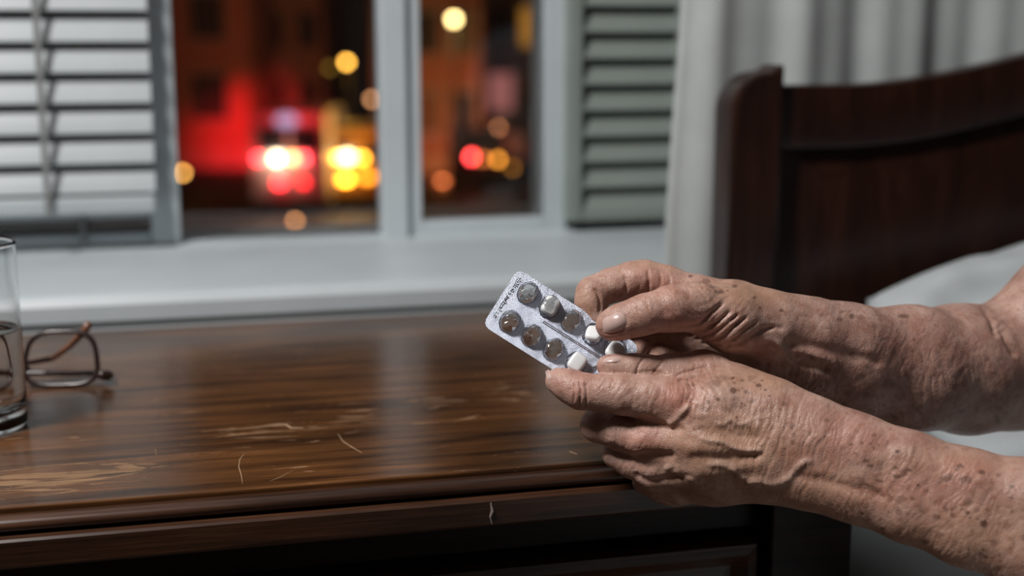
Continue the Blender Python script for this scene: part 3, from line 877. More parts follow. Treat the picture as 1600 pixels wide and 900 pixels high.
pack = thing('blister_pack', tuple(PC), 'silver foil blister pack of tablets held between the two hands', 'blister pack', rot=PROT)
pack.scale = (PSC,) * 3
PW, PH, PR = 0.0478, 0.0232, 0.0058
COLX = [-0.0337 + 0.0169 * i for i in range(5)]
ROWY = [0.0122, -0.0112]
EMPTY = [(0, 0), (2, 0), (0, 1), (1, 1), (2, 1)]
FULL = [(1, 0), (3, 0), (4, 0), (3, 1), (4, 1)]
def foil_sheet():
    bm = bmesh.new()
    def loop(pts):
        vs = [bm.verts.new((x, y, 0)) for x, y in pts]
        for i in range(len(vs)):
            bm.edges.new((vs[i], vs[(i + 1) % len(vs)]))
    out = []
    for cx, cy, a0 in ((PW - PR, PH - PR, 0), (-PW + PR, PH - PR, 90), (-PW + PR, -PH + PR, 180), (PW - PR, -PH + PR, 270)):
        for i in range(7):
            a = radians(a0 + 15 * i)
            out.append((cx + PR * cos(a), cy + PR * sin(a)))
    loop(out)
    rn = random.Random(5)
    for i, j in EMPTY:
        n = 22
        loop([(COLX[i] + 0.0056 * (1 + rn.uniform(-.10, .08)) * cos(2 * pi * q / n), ROWY[j] + 0.0070 * (1 + rn.uniform(-.10, .08)) * sin(2 * pi * q / n)) for q in range(n)])
    bmesh.ops.triangle_fill(bm, use_beauty=True, use_dissolve=False, edges=bm.edges[:])
    # drop the triangles that fell into the torn openings
    kill = []
    for fc in bm.faces:
        c = fc.calc_center_median()
        for i, j in EMPTY:
            if ((c.x - COLX[i]) / 0.0050) ** 2 + ((c.y - ROWY[j]) / 0.0063) ** 2 < 1: kill.append(fc); break
    bmesh.ops.delete(bm, geom=kill, context='FACES')
    bmesh.ops.recalc_face_normals(bm, faces=bm.faces)
    r = bmesh.ops.extrude_face_region(bm, geom=bm.faces[:])
    for vtx in [g for g in r['geom'] if isinstance(g, bmesh.types.BMVert)]:
        vtx.co.z -= 0.00035
    bmesh.ops.recalc_face_normals(bm, faces=bm.faces)
    me = bpy.data.meshes.new('foil_sheet'); bm.to_mesh(me); bm.free()
    me.materials.append(M_foil)
    return me
link('foil_sheet', foil_sheet(), pack)
def dome(crush, seed, h=0.0058, rx=0.0063, ry=0.0077):
    """thin clear shell: outer and inner skin, with a small flange"""
    nr, ns_ = 9, 32
    v = []; f = []
    rn = np.random.RandomState(seed)
    for sk in (0, 1):
        t = 0.00032 * sk
        for a in range(nr + 1):
            u = a / nr
            if a == 0: rr, zz = 1.12, 0.0002
            else:
                th = (a - 1) / (nr - 1) * pi / 2
                rr = cos(th) ** 0.62 if th < pi / 2 - 1e-6 else 0.0
                zz = 0.0003 + h * sin(th) ** 0.75
            for q in range(ns_):
                g = 2 * pi * q / ns_
                x = (rx - t) * rr * cos(g); y = (ry - t) * rr * sin(g); z_ = zz - t * (1 if a > 0 else 0.5)
                if crush > 0 and a > 0:
                    w = min(1.0, (a - 1) / 3.0)
                    nzv = float(vnoise(np.array([x * 420 + seed * 3.1]), np.array([y * 420 + seed]), 0.5, seed)[0])
                    st = math.floor(nzv * 4) / 4 * 0.6 + nzv * 0.4
                    z_ -= crush * w * st * h
                    x += crush * w * (nzv - .5) * 0.002
                v.append((x, y, max(z_, 0.0002 - t * .3)))
    H = (nr + 1) * ns_
    for sk in (0, 1):
        for a in range(nr):
            for q in range(ns_):
                q2 = (q + 1) % ns_
                c = sk * H + a * ns_
                fq = (c + q, c + q2, c + ns_ + q2, c + ns_ + q)
                f.append(fq if sk == 0 else fq[::-1])
        c = sk * H + nr * ns_
        # cap centre ring collapses to one point: merged below
    for q in range(ns_):
        q2 = (q + 1) % ns_
        f.append((q, H + q, H + q2, q2))
    me = new_mesh('pocket', v, f, M_plastic, crush == 0)
    bm = bmesh.new(); bm.from_mesh(me)
    bmesh.ops.remove_doubles(bm, verts=bm.verts, dist=2e-6)
    bmesh.ops.recalc_face_normals(bm, faces=bm.faces)
    if crush > 0:
        for fc in bm.faces: fc.smooth = True
        for e in bm.edges:
            if len(e.link_faces) == 2 and e.calc_face_angle(0) > 0.55: e.smooth = False
    bm.to_mesh(me); bm.free()
    return me
for n_, (i, j) in enumerate(EMPTY):
    po = link('pocket', dome(0.24, 11 + n_), pack, (COLX[i], ROWY[j], 0.0))
    # torn foil tongues bent back behind the opening
    rn = random.Random(40 + n_)
    tb = MB()
    for q in range(4):
        a = rn.choice((0.6, 3.6)) + rn.uniform(-1.0, 1.0); da = rn.uniform(.22, .36)
        L0 = rn.uniform(0.5, 0.82)
        p0 = (0.0058 * cos(a - da), 0.0072 * sin(a - da), -0.0002); p1 = (0.0058 * cos(a + da), 0.0072 * sin(a + da), -0.0002)
        p2 = (0.0058 * cos(a) * L0, 0.0072 * sin(a) * L0, -0.0002 - rn.uniform(0.0008, 0.003))
        p3 = (p2[0] + rn.uniform(-.0006, .0006), p2[1] + rn.uniform(-.0006, .0006), p2[2] - 0.0004)
        tb.add([p0, p1, p2, p3], [(0, 1, 2), (0, 3, 1), (0, 2, 3), (1, 3, 2)])
    tb.build('torn_foil', M_foil2, po, worldspace=False)
for (i, j) in FULL:
    if (i, j) == (1, 0):
        link('pocket', dome(0.0, 3), pack, (COLX[i], ROWY[j], 0.0))
    else:
        # pocket pressed flat round its tablet: only the rim stands
        link('pocket', MB().lathe([(0.0062, -0.0001), (0.0072, 0.0000), (0.0071, 0.0008), (0.0064, 0.0012), (0.0059, 0.0006)], seg=28, close=True).mesh('pocket', M_plastic, smooth=True), pack, (COLX[i], ROWY[j], 0.0002)).scale = (1, 1.12, 1)
# perforation between the rows
MB().box(-0.0155, 0.0365, 0.0004, 0.0009, -0.0001, 0.00045).box(-0.0155, 0.0365, 0.0015, 0.0020, -0.0001, 0.00045).build('perforation', M_foil2, pack, worldspace=False)
# pressed batch marking along the short edge: worn, unreadable strokes
em = MB(); rn = random.Random(9)
yy = -0.0145
while yy < 0.0175:
    for q in range(rn.choice((2, 2, 3))):
        x0 = -0.0450 + rn.uniform(0, .0006) + q * 0.0011
        if rn.random() < .5: em.box(x0, x0 + .0004, yy, yy + rn.uniform(.0007, .0014), -0.0001, 0.00035)
        else: em.box(x0, x0 + rn.uniform(.0008, .0014), yy, yy + .0004, -0.0001, 0.00035)
    yy += rn.choice((0.0011, 0.0014, 0.0014, 0.0024))
em.build('batch_marking', M_foil2, pack, worldspace=False)

def tablet_mesh():
    v = []; f = []
    nu, nv = 32, 14
    for j in range(nv + 1):
        b_ = -pi / 2 + pi * j / nv
        for i in range(nu):
            a = 2 * pi * i / nu
            def sg_(t, e): return math.copysign(abs(t) ** e, t)
            v.append((0.0053 * sg_(cos(a), .55) * abs(cos(b_)) ** .45, 0.0063 * sg_(sin(a), .55) * abs(cos(b_)) ** .45, 0.0027 * sg_(sin(b_), .8)))
    for j in range(nv):
        for i in range(nu):
            i2 = (i + 1) % nu
            f.append((j * nu + i, j * nu + i2, (j + 1) * nu + i2, (j + 1) * nu + i))
    me = new_mesh('tablet', v, f, M_pill, True)
    bm = bmesh.new(); bm.from_mesh(me)
    bmesh.ops.remove_doubles(bm, verts=bm.verts, dist=1e-6)
    bmesh.ops.recalc_face_normals(bm, faces=bm.faces)
    bm.to_mesh(me); bm.free()
    return me
tab_me = tablet_mesh()
for (x, y, z_, rx_, ry_, rz_, lb) in (
        (COLX[1], ROWY[0], 0.0030, 0, 0, 0.05, 'white tablet still sealed under its clear pocket'),
        (COLX[3] - .0002, ROWY[0] - .0008, 0.0046, radians(-28), radians(-22), 0.12, 'white tablet being pushed out by the thumb tip'),
        (COLX[4] + .0004, ROWY[0] - .0032, 0.0052, radians(-10), radians(-6), -0.1, 'white tablet nearest the pack corner below the thumb'),
        (COLX[3] + .0003, ROWY[1] + .0002, 0.0034, radians(4), radians(-5), -0.08, 'white square tablet resting just above the index finger')):
    mloc = PMAT @ Matrix.Translation((x * PSC, y * PSC, z_ * PSC)) @ Matrix.Rotation(rz_, 4, 'Z') @ Matrix.Rotation(rx_, 4, 'X') @ Matrix.Rotation(ry_, 4, 'Y')
    link('tablet', tab_me, None, mloc.to_translation(), mloc.to_euler(), lb, 'tablet', 'tablets in the blister pack').scale = (PSC,) * 3
#@@HANDS
# ------------------------------------------------------------------ the person's hands and forearms
# Sculpted as a smooth-blended distance field on a grid aligned with the view axes, then meshed.
D0 = 0.852
def cpt(px, py, w):
    d = D0 + w * 0.001
    return np.array([(px - 800) / FPX * d, -(py - 450) / FPX * d, d])
class Field:
    def __init__(self, lo, hi, h):
        self.lo = np.array(lo); self.h = h
        self.n = np.ceil((np.array(hi) - self.lo) / h).astype(int) + 1
        self.ax = [self.lo[i] + h * np.arange(self.n[i]) for i in range(3)]
    def new(self):
        return np.full(tuple(self.n), 0.03, np.float32)
    def cone(self, D, a, ra, b, rb, k, margin=0.014):
        lo = np.minimum(a - ra, b - rb) - margin; hi = np.maximum(a + ra, b + rb) + margin
        i0 = np.clip(np.floor((lo - self.lo) / self.h).astype(int), 0, self.n)
        i1 = np.clip(np.ceil((hi - self.lo) / self.h).astype(int) + 1, 0, self.n)
        if np.any(i1 <= i0): return
        sl = tuple(slice(i0[i], i1[i]) for i in range(3))
        x = (self.ax[0][sl[0]] - a[0]).astype(np.float32)[:, None, None]
        y = (self.ax[1][sl[1]] - a[1]).astype(np.float32)[None, :, None]
        z_ = (self.ax[2][sl[2]] - a[2]).astype(np.float32)[None, None, :]
        d = (b - a).astype(np.float32); L2 = float(d @ d) + 1e-12
        t = np.clip((x * d[0] + y * d[1] + z_ * d[2]) / L2, 0, 1)
        q = np.sqrt((x - t * d[0]) ** 2 + (y - t * d[1]) ** 2 + (z_ - t * d[2]) ** 2) - (ra + (rb - ra) * t)
        D[sl] = smin(D[sl], q, k)
    def finger(self, G, pts, k, kf):
        P = np.array([cpt(x, y, w) for x, y, w, r in pts]); R = max(r for *_, r in pts) * D0 / FPX + 0.03
        i0 = np.clip(np.floor((P.min(0) - R - self.lo) / self.h).astype(int), 0, self.n)
        i1 = np.clip(np.ceil((P.max(0) + R - self.lo) / self.h).astype(int) + 1, 0, self.n)
        S = object.__new__(Field)
        S.lo = self.lo + i0 * self.h; S.h = self.h; S.n = i1 - i0
        S.ax = [self.ax[i][i0[i]:i1[i]] for i in range(3)]
        T = S.new(); S.chain(T, pts, k)
        sl = tuple(slice(i0[i], i1[i]) for i in range(3))
        G[sl] = smin(G[sl], T, kf)
    def chain(self, D, pts, k):
        P = [(cpt(x, y, w), r * (D0 + w * .001) / FPX) for x, y, w, r in pts]
        for (a, ra), (b, rb) in zip(P[:-1], P[1:]):
            self.cone(D, a, ra, b, rb, k)
def smin(a, b, k):  # polynomial smooth minimum
    h = np.maximum(k - np.abs(a - b), 0) / k
    return np.minimum(a, b) - h * h * (k * 0.25)
def surface_nets(D, lo, h):
    s = D < 0
    nx, ny, nz = D.shape
    c = np.zeros((nx - 1, ny - 1, nz - 1), np.uint8)
    for dx in (0, 1):
        for dy in (0, 1):
            for dz in (0, 1):
                c += s[dx:nx - 1 + dx, dy:ny - 1 + dy, dz:nz - 1 + dz]
    act = np.argwhere((c > 0) & (c < 8))
    idx = np.full(c.shape, -1, np.int32)
    idx[act[:, 0], act[:, 1], act[:, 2]] = np.arange(len(act), dtype=np.int32)
    acc = np.zeros((len(act), 3)); cnt = np.zeros(len(act))
    corners = [(dx, dy, dz) for dx in (0, 1) for dy in (0, 1) for dz in (0, 1)]
    val = {q: D[act[:, 0] + q[0], act[:, 1] + q[1], act[:, 2] + q[2]].astype(float) for q in corners}
    for q in corners:
        for ax in range(3):
            if q[ax] == 1: continue
            p = list(q); p[ax] = 1; p = tuple(p)
            v0, v1 = val[q], val[p]
            m = (v0 < 0) != (v1 < 0)
            t = np.where(m, v0 / np.where(m, v0 - v1, 1), 0)
            pos = np.tile(np.array(q, float), (len(act), 1)); pos[:, ax] += t
            acc[m] += pos[m]; cnt[m] += 1
    V = lo + h * (act + acc / cnt[:, None])
    quads = []
    for ax in range(3):
        b, c2 = (ax + 1) % 3, (ax + 2) % 3
        s0 = np.moveaxis(s, (ax, b, c2), (0, 1, 2)); I = np.moveaxis(idx, (ax, b, c2), (0, 1, 2))
        e = s0[:-1, 1:-1, 1:-1] != s0[1:, 1:-1, 1:-1]
        w = np.argwhere(e)
        i, j, k_ = w[:, 0], w[:, 1], w[:, 2]
        q = np.stack([I[i, j, k_], I[i, j + 1, k_], I[i, j + 1, k_ + 1], I[i, j, k_ + 1]], 1)
        fl = s0[i, j + 1, k_ + 1]
        q[~fl] = q[~fl][:, ::-1]
        quads.append(q)
    Q = np.concatenate(quads)
    Q = Q[(Q >= 0).all(1)]
    return V, Q
def vnormals(V, Q):
    n = np.cross(V[Q[:, 2]] - V[Q[:, 0]], V[Q[:, 3]] - V[Q[:, 1]])
    out = np.zeros_like(V)
    for k_ in range(4):
        for a in range(3):
            out[:, a] += np.bincount(Q[:, k_], n[:, a], len(V))
    return out / (np.linalg.norm(out, axis=1)[:, None] + 1e-12)
def laplace(V, Q, it):
    for _ in range(it):
        acc = np.zeros_like(V); cnt = np.zeros(len(V))
        for k_ in range(4):
            a, b = Q[:, k_], Q[:, (k_ + 1) % 4]
            for c in range(3):
                acc[:, c] += np.bincount(a, V[b, c], len(V)) + np.bincount(b, V[a, c], len(V))
            cnt += np.bincount(a, minlength=len(V)) + np.bincount(b, minlength=len(V))
        V = 0.5 * V + 0.5 * acc / np.maximum(cnt, 1)[:, None]
    return V
def pdist(px, py, poly):
    """distance to the polyline and position along it (0..1)"""
    best = np.full(len(px), 1e9); pos = np.zeros(len(px))
    ln = [math.hypot(b[0] - a[0], b[1] - a[1]) for a, b in zip(poly[:-1], poly[1:])]
    tot = sum(ln); run = 0.0
    for (x0, y0), (x1, y1), l_ in zip(poly[:-1], poly[1:], ln):
        dx, dy = x1 - x0, y1 - y0
        t = np.clip(((px - x0) * dx + (py - y0) * dy) / (dx * dx + dy * dy + 1e-9), 0, 1)
        d = np.hypot(px - x0 - t * dx, py - y0 - t * dy)
        m = d < best
        best[m] = d[m]; pos[m] = (run + t[m] * l_) / tot
        run += l_
    return best, pos
def smooth_poly(poly, n=5):
    """Catmull-Rom through the points"""
    P = [np.array(p, float) for p in poly]
    P = [2 * P[0] - P[1]] + P + [2 * P[-1] - P[-2]]
    out = []
    for i in range(1, len(P) - 2):
        for q in range(n):
            t = q / n
            out.append(0.5 * ((2 * P[i]) + (P[i + 1] - P[i - 1]) * t + (2 * P[i - 1] - 5 * P[i] + 4 * P[i + 1] - P[i + 2]) * t * t + (-P[i - 1] + 3 * P[i] - 3 * P[i + 1] + P[i + 2]) * t ** 3))
    out.append(P[-2])
    return [tuple(p) for p in out]

def skin_material():
    m, nt, b = nodes_mat('aged_skin')
    tc = N(nt, 'ShaderNodeTexCoord')
    def attr(n): return N(nt, 'ShaderNodeAttribute', attribute_name=n).outputs['Fac']
    n1 = N(nt, 'ShaderNodeTexNoise', i_Scale=55.0, i_Detail=5.0, i_Roughness=0.6)
    L(nt, tc.outputs['Object'], n1.inputs['Vector'])
    rp = N(nt, 'ShaderNodeValToRGB')
    e = rp.color_ramp.elements
    e[0].position, e[0].color = 0.30, SKIN_A
    e[1].position, e[1].color = 0.70, SKIN_B
    L(nt, n1.outputs['Fac'], rp.inputs[0])
    col = rp.outputs[0]
    def mixin(col, fac, c, gain=1.0):
        mx = N(nt, 'ShaderNodeMix', data_type='RGBA'); mx.inputs[7].default_value = c
        g = N(nt, 'ShaderNodeMath', operation='MULTIPLY', use_clamp=True); g.inputs[1].default_value = gain
        L(nt, fac, g.inputs[0]); L(nt, g.outputs[0], mx.inputs[0]); L(nt, col, mx.inputs[6])
        return mx.outputs[2]
    # fine mottling
    n2 = N(nt, 'ShaderNodeTexNoise', i_Scale=260.0, i_Detail=4.0)
    L(nt, tc.outputs['Object'], n2.inputs['Vector'])
    mr = N(nt, 'ShaderNodeMapRange', i_From_Min=0.52, i_From_Max=0.72, i_To_Min=0, i_To_Max=0.55)
    L(nt, n2.outputs['Fac'], mr.inputs[0])
    col = mixin(col, mr.outputs[0], (0.36, 0.150, 0.090, 1))
    n3 = N(nt, 'ShaderNodeTexNoise', i_Scale=120.0, i_Detail=3.0, i_Roughness=0.55)
    L(nt, tc.outputs['Object'], n3.inputs['Vector'])
    m3 = N(nt, 'ShaderNodeMapRange', i_From_Min=0.55, i_From_Max=0.70, i_To_Min=0, i_To_Max=0.45)
    L(nt, n3.outputs['Fac'], m3.inputs[0])
    col = mixin(col, m3.outputs[0], (0.24, 0.105, 0.070, 1))
    col = mixin(col, attr('tan'), (0.46, 0.255, 0.155, 1))
    col = mixin(col, attr('red'), (0.50, 0.190, 0.140, 1))
    col = mixin(col, attr('vein'), (0.50, 0.36, 0.29, 1), 0.8)
    col = mixin(col, attr('spot'), (0.105, 0.045, 0.030, 1), 0.85)
    L(nt, col, b.inputs['Base Color'])
    b.inputs['Roughness'].default_value = 0.41
    b.inputs['Specular IOR Level'].default_value = 0.42
    b.inputs['Subsurface Weight'].default_value = 0.12
    b.inputs['Subsurface Radius'].default_value = (1.0, 0.35, 0.2)
    b.inputs['Subsurface Scale'].default_value = 0.004
    vo = N(nt, 'ShaderNodeTexVoronoi', i_Scale=750.0, feature='DISTANCE_TO_EDGE')
    L(nt, tc.outputs['Object'], vo.inputs['Vector'])
    b1 = N(nt, 'ShaderNodeBump', i_Strength=0.4, i_Distance=0.0008)
    L(nt, vo.outputs['Distance'], b1.inputs['Height'])
    b2 = N(nt, 'ShaderNodeBump', i_Strength=0.30, i_Distance=0.0015)
    L(nt, n2.outputs['Fac'], b2.inputs['Height']); L(nt, b1.outputs[0], b2.inputs['Normal'])
    L(nt, b2.outputs[0], b.inputs['Normal'])
    return m
SKIN_A = (0.355, 0.190, 0.148, 1)
SKIN_B = (0.61, 0.405, 0.335, 1)
M_skin = skin_material()
M_nail = simple_mat('fingernail', (0.60, 0.42, 0.38), 0.28, noise=0.08, nscale=200, coat=0.2)

person = thing('person', tuple(atZ(1500, 880, 0.55)), 'elderly person reaching in from the right with bare spotted forearms', 'person')

def make_arm(name, label, lo, hi, h, palm, fingers, feats, nails, kp=0.012, kf=0.0016, kj=0.007, extra=()):
    F = Field(lo, hi, h)
    A = F.new()
    for ch in palm: F.chain(A, ch, kp)
    G = F.new()
    for ch in fingers:
        F.finger(G, ch, 0.005, kf)
    D = smin(A, G, kj)
    del A, G
    V, Q = surface_nets(D, F.lo, h)
    del D
    V = laplace(V, Q, 1)
    Nn = vnormals(V, Q)
    if ((V - V.mean(0)) * Nn).sum(1).mean() < 0:
        Q = Q[:, ::-1]; Nn = -Nn
    px = 800 + FPX * V[:, 0] / V[:, 2]; py = 450 - FPX * V[:, 1] / V[:, 2]
    vd = V / np.linalg.norm(V, axis=1)[:, None]
    face = np.clip(-(Nn * vd).sum(1) * 2.2, 0, 1)
    disp = np.zeros(len(V))
    at_ = {k_: np.zeros(len(V)) for k_ in ('spot', 'vein', 'red', 'tan')}
    for ft in feats:
        kind = ft[0]
        if kind in ('line', 'vein'):
            _, poly, w, amp = ft
            pl = smooth_poly(poly) if len(poly) > 2 else poly
            xs = [p[0] for p in pl]; ys = [p[1] for p in pl]
            m = (px > min(xs) - 4 * w) & (px < max(xs) + 4 * w) & (py > min(ys) - 4 * w) & (py < max(ys) + 4 * w) & (face > 0)
            ii = np.nonzero(m)[0]
            dd, tt_ = pdist(px[ii], py[ii], pl)
            tot_ = sum(math.hypot(b[0] - a[0], b[1] - a[1]) for a, b in zip(pl[:-1], pl[1:]))
            tp_ = np.clip(np.minimum(tt_, 1 - tt_) / min(0.28, 7.0 / tot_ + 0.05), 0.0, 1); tp_ = tp_ * tp_ * (3 - 2 * tp_)
            wob = 0.75 + 0.5 * vnoise(tt_ * 7 + poly[0][0], tt_ * 0, 0, 5)
            g = np.exp(-(dd / (w * (0.6 + 0.4 * tp_))) ** 2) * face[ii] * tp_ * wob
            disp[ii] += amp * g
            if kind == 'vein': at_['vein'][ii] = np.maximum(at_['vein'][ii], g * min(1, abs(amp)) * 0.45)
        elif kind == 'bump':
            _, (cx, cy), r_, amp = ft
            ii = np.nonzero((np.abs(px - cx) < 3 * r_) & (np.abs(py - cy) < 3 * r_))[0]
            disp[ii] += amp * np.exp(-((px[ii] - cx) ** 2 + (py[ii] - cy) ** 2) / r_ ** 2) * face[ii]
        elif kind == 'wrinkle':
            # ridged noise stretched along the fold direction
            _, (cx, cy), (rx_, ry_), ang_, wl, ln, amp, seed = ft
            dx, dy = px - cx, py - cy
            ca, sa = cos(radians(ang_)), sin(radians(ang_))
            s_ = dx * ca + dy * sa; t_ = -dx * sa + dy * ca
            mask = np.exp(-((s_ / rx_) ** 2 + (t_ / ry_) ** 2) ** 2)
            ii = np.nonzero((mask > 0.02) & (face > 0))[0]
            wx = s_[ii] + 0.5 * wl * (vnoise(s_[ii] / 40, t_[ii] / 25, 0, seed + 9) - .5) * 4
            n_ = vnoise(wx / wl, t_[ii] / ln, V[ii, 2] * 30, seed)
            n2_ = vnoise(wx / wl * 1.9 + 7, t_[ii] / ln * 1.4, V[ii, 2] * 30, seed + 1)
            f_ = -np.clip(1 - np.abs(n_ - .5) * 5, 0, 1) * .65 - np.clip(1 - np.abs(n2_ - .5) * 5, 0, 1) * .35 + .3
            disp[ii] += amp * f_ * mask[ii] * face[ii]
        elif kind in at_:
            _, (cx, cy), (rx_, ry_), s0 = ft
            ii = np.nonzero((np.abs(px - cx) < 2.6 * rx_) & (np.abs(py - cy) < 2.6 * ry_) & (face > 0))[0]
            x_, y_ = px[ii], py[ii]
            q_ = ((x_ - cx) / rx_) ** 2 + ((y_ - cy) / ry_) ** 2
            if kind == 'spot':
                nn = 0.45 + 0.7 * vnoise(x_ / 3.5, y_ / 3.5, 0, 3) + 0.6 * vnoise(x_ / 9., y_ / 9., 0, 4)
                g = np.clip(1.6 * (1 - q_ * nn), 0, 1)
            else:
                g = np.exp(-q_)
            at_[kind][ii] = np.maximum(at_[kind][ii], s0 * g)
    disp += 0.55 * (vnoise(V[:, 0] * 130, V[:, 1] * 130, V[:, 2] * 130, 21) - .5)
    V = V + Nn * (disp * 0.001)[:, None]
    Wv = CAM + V[:, :1] * RT + V[:, 1:2] * UP + V[:, 2:3] * FW
    base = np.array(person.location)
    me = bpy.data.meshes.new(name)
    me.vertices.add(len(Wv)); me.vertices.foreach_set('co', (Wv - base).astype(np.float32).ravel())
    me.loops.add(4 * len(Q)); me.loops.foreach_set('vertex_index', Q.astype(np.int32).ravel())
    me.polygons.add(len(Q)); me.polygons.foreach_set('loop_start', np.arange(0, 4 * len(Q), 4, dtype=np.int32))
    me.polygons.foreach_set('use_smooth', np.ones(len(Q), bool))
    me.update(calc_edges=True)
    for k_, a in at_.items():
        me.attributes.new(k_, 'FLOAT', 'POINT').data.foreach_set('value', a.astype(np.float32))
    me.materials.append(M_skin)
    arm = link('arm', me, person, label=label)
    print(name, 'verts', len(V), 'quads', len(Q))
    # nails: a curved plate fitted to the skin under its outline
    for (cx, cy, rx_, ry_, ang_, lift) in nails:
        ca, sa = cos(radians(ang_)), sin(radians(ang_))
        s_ = (px - cx) * ca + (py - cy) * sa; t_ = -(px - cx) * sa + (py - cy) * ca
        m = (np.abs(s_) < rx_ * 1.15) & (np.abs(t_) < ry_ * 1.15) & (face > 0.05)
        zc = V[m, 2]; keep = zc < np.percentile(zc, 20) + 0.012
        S, T, Z = s_[m][keep], t_[m][keep], zc[keep]
        Amat = np.stack([np.ones_like(S), S, T, S * S, S * T, T * T], 1)
        cf = np.linalg.lstsq(Amat, Z, rcond=None)[0]
        n = 14
        vv = []; ff = []
        for lay in (0, 1):
            for j in range(n + 1):
                for i in range(n + 1):
                    a = -1 + 2 * i / n; b = -1 + 2 * j / n
                    # square -> superellipse, squarer at the cuticle-free end
                    q_ = 1.0 / max(1e-6, (abs(a) ** 3.2 + abs(b) ** 3.2) ** (1 / 3.2)) * max(abs(a), abs(b)) if (a or b) else 0
                    ss, tt = a * q_ * rx_, b * q_ * ry_
                    e = max(abs(a), abs(b))
                    z0 = cf @ np.array([1, ss, tt, ss * ss, ss * tt, tt * tt])
                    z0 += (-lift * 0.001 * (1 - e ** 4) + 0.0001 * e ** 4) if lay == 0 else 0.0016
                    X_, Y_ = cx + ss * ca - tt * sa, cy + ss * sa + tt * ca
                    w_ = CAM + ray(X_, Y_) * z0 - base
                    vv.append(w_)
        Wn = n + 1; Hn = Wn * Wn
        for lay in (0, 1):
            for j in range(n):
                for i in range(n):
                    a = lay * Hn + j * Wn + i
                    q = (a, a + 1, a + Wn + 1, a + Wn)
                    ff.append(q if lay else q[::-1])
        link('fingernail', new_mesh('fingernail', vv, ff, M_nail, True), arm)
    return arm

rs_ = random.Random(12)
def rand_spots(n, poly_center, half, rmin, rmax, smin_, smax):
    out = []
    smin_ *= 1.5; smax *= 1.6
    for _ in range(n):
        x = poly_center[0] + rs_.uniform(-1, 1) * half[0]
        y = poly_center[1] + rs_.uniform(-1, 1) * half[1] + (x - poly_center[0]) * half[2]
        r_ = rs_.uniform(rmin, rmax)
        out.append(('spot', (x, y), (r_ * rs_.uniform(.8, 1.6), r_ * rs_.uniform(.7, 1.1)), rs_.uniform(smin_, smax)))
    return out

# ---- far arm (palm side turned to the camera), thumb over the pack
far_palm = [
    [(1095, 466, 22, 32), (1150, 486, 20, 42), (1205, 515, 18, 50)],
    [(1090, 490, 34, 30), (1200, 525, 24, 48)],
    [(1100, 522, 42, 27), (1205, 540, 26, 42)],
    [(1115, 548, 44, 24), (1195, 552, 30, 36), (1240, 555, 30, 42)],
    [(1088, 480, -10, 36), (1140, 500, -2, 44), (1195, 512, 8, 46)],
    [(1205, 512, 16, 52), (1260, 527, 24, 58), (1320, 540, 36, 62), (1420, 552, 64, 70), (1500, 560, 90, 80), (1565, 560, 112, 86)],
    [(1205, 540, 22, 44), (1265, 565, 30, 52), (1330, 578, 42, 62), (1430, 594, 66, 74), (1510, 594, 92, 80), (1590, 590, 112, 80)],
    [(1575, 575, 112, 88), (1660, 500, 104, 92), (1740, 400, 96, 98), (1820, 290, 90, 106)],
]
far_fingers = [
    [(1088, 480, -10, 36), (1050, 482, -15, 35), (1010, 490, -19, 29.5), (990, 497, -19, 27), (966, 504, -18, 25.5), (953, 509, -16, 22.5)],
    [(1095, 466, 22, 32), (1040, 445, 24, 29), (1008, 437, 24, 29), (985, 439, 23, 27), (955, 446, 21, 25), (926, 458, 18, 24), (922, 474, 16, 22), (930, 497, 14, 19)],
    [(1090, 490, 34, 30), (1040, 487, 46, 26), (1005, 492, 50, 25), (970, 515, 40, 23), (960, 535, 24, 19), (962, 545, 16, 17)],
    [(1100, 522, 42, 27), (1050, 520, 54, 25), (1022, 524, 56, 24), (998, 540, 44, 21), (990, 552, 28, 18)],
    [(1115, 548, 44, 24), (1075, 548, 54, 21), (1050, 552, 54, 20), (1028, 560, 42, 18), (1020, 568, 30, 16)],
]
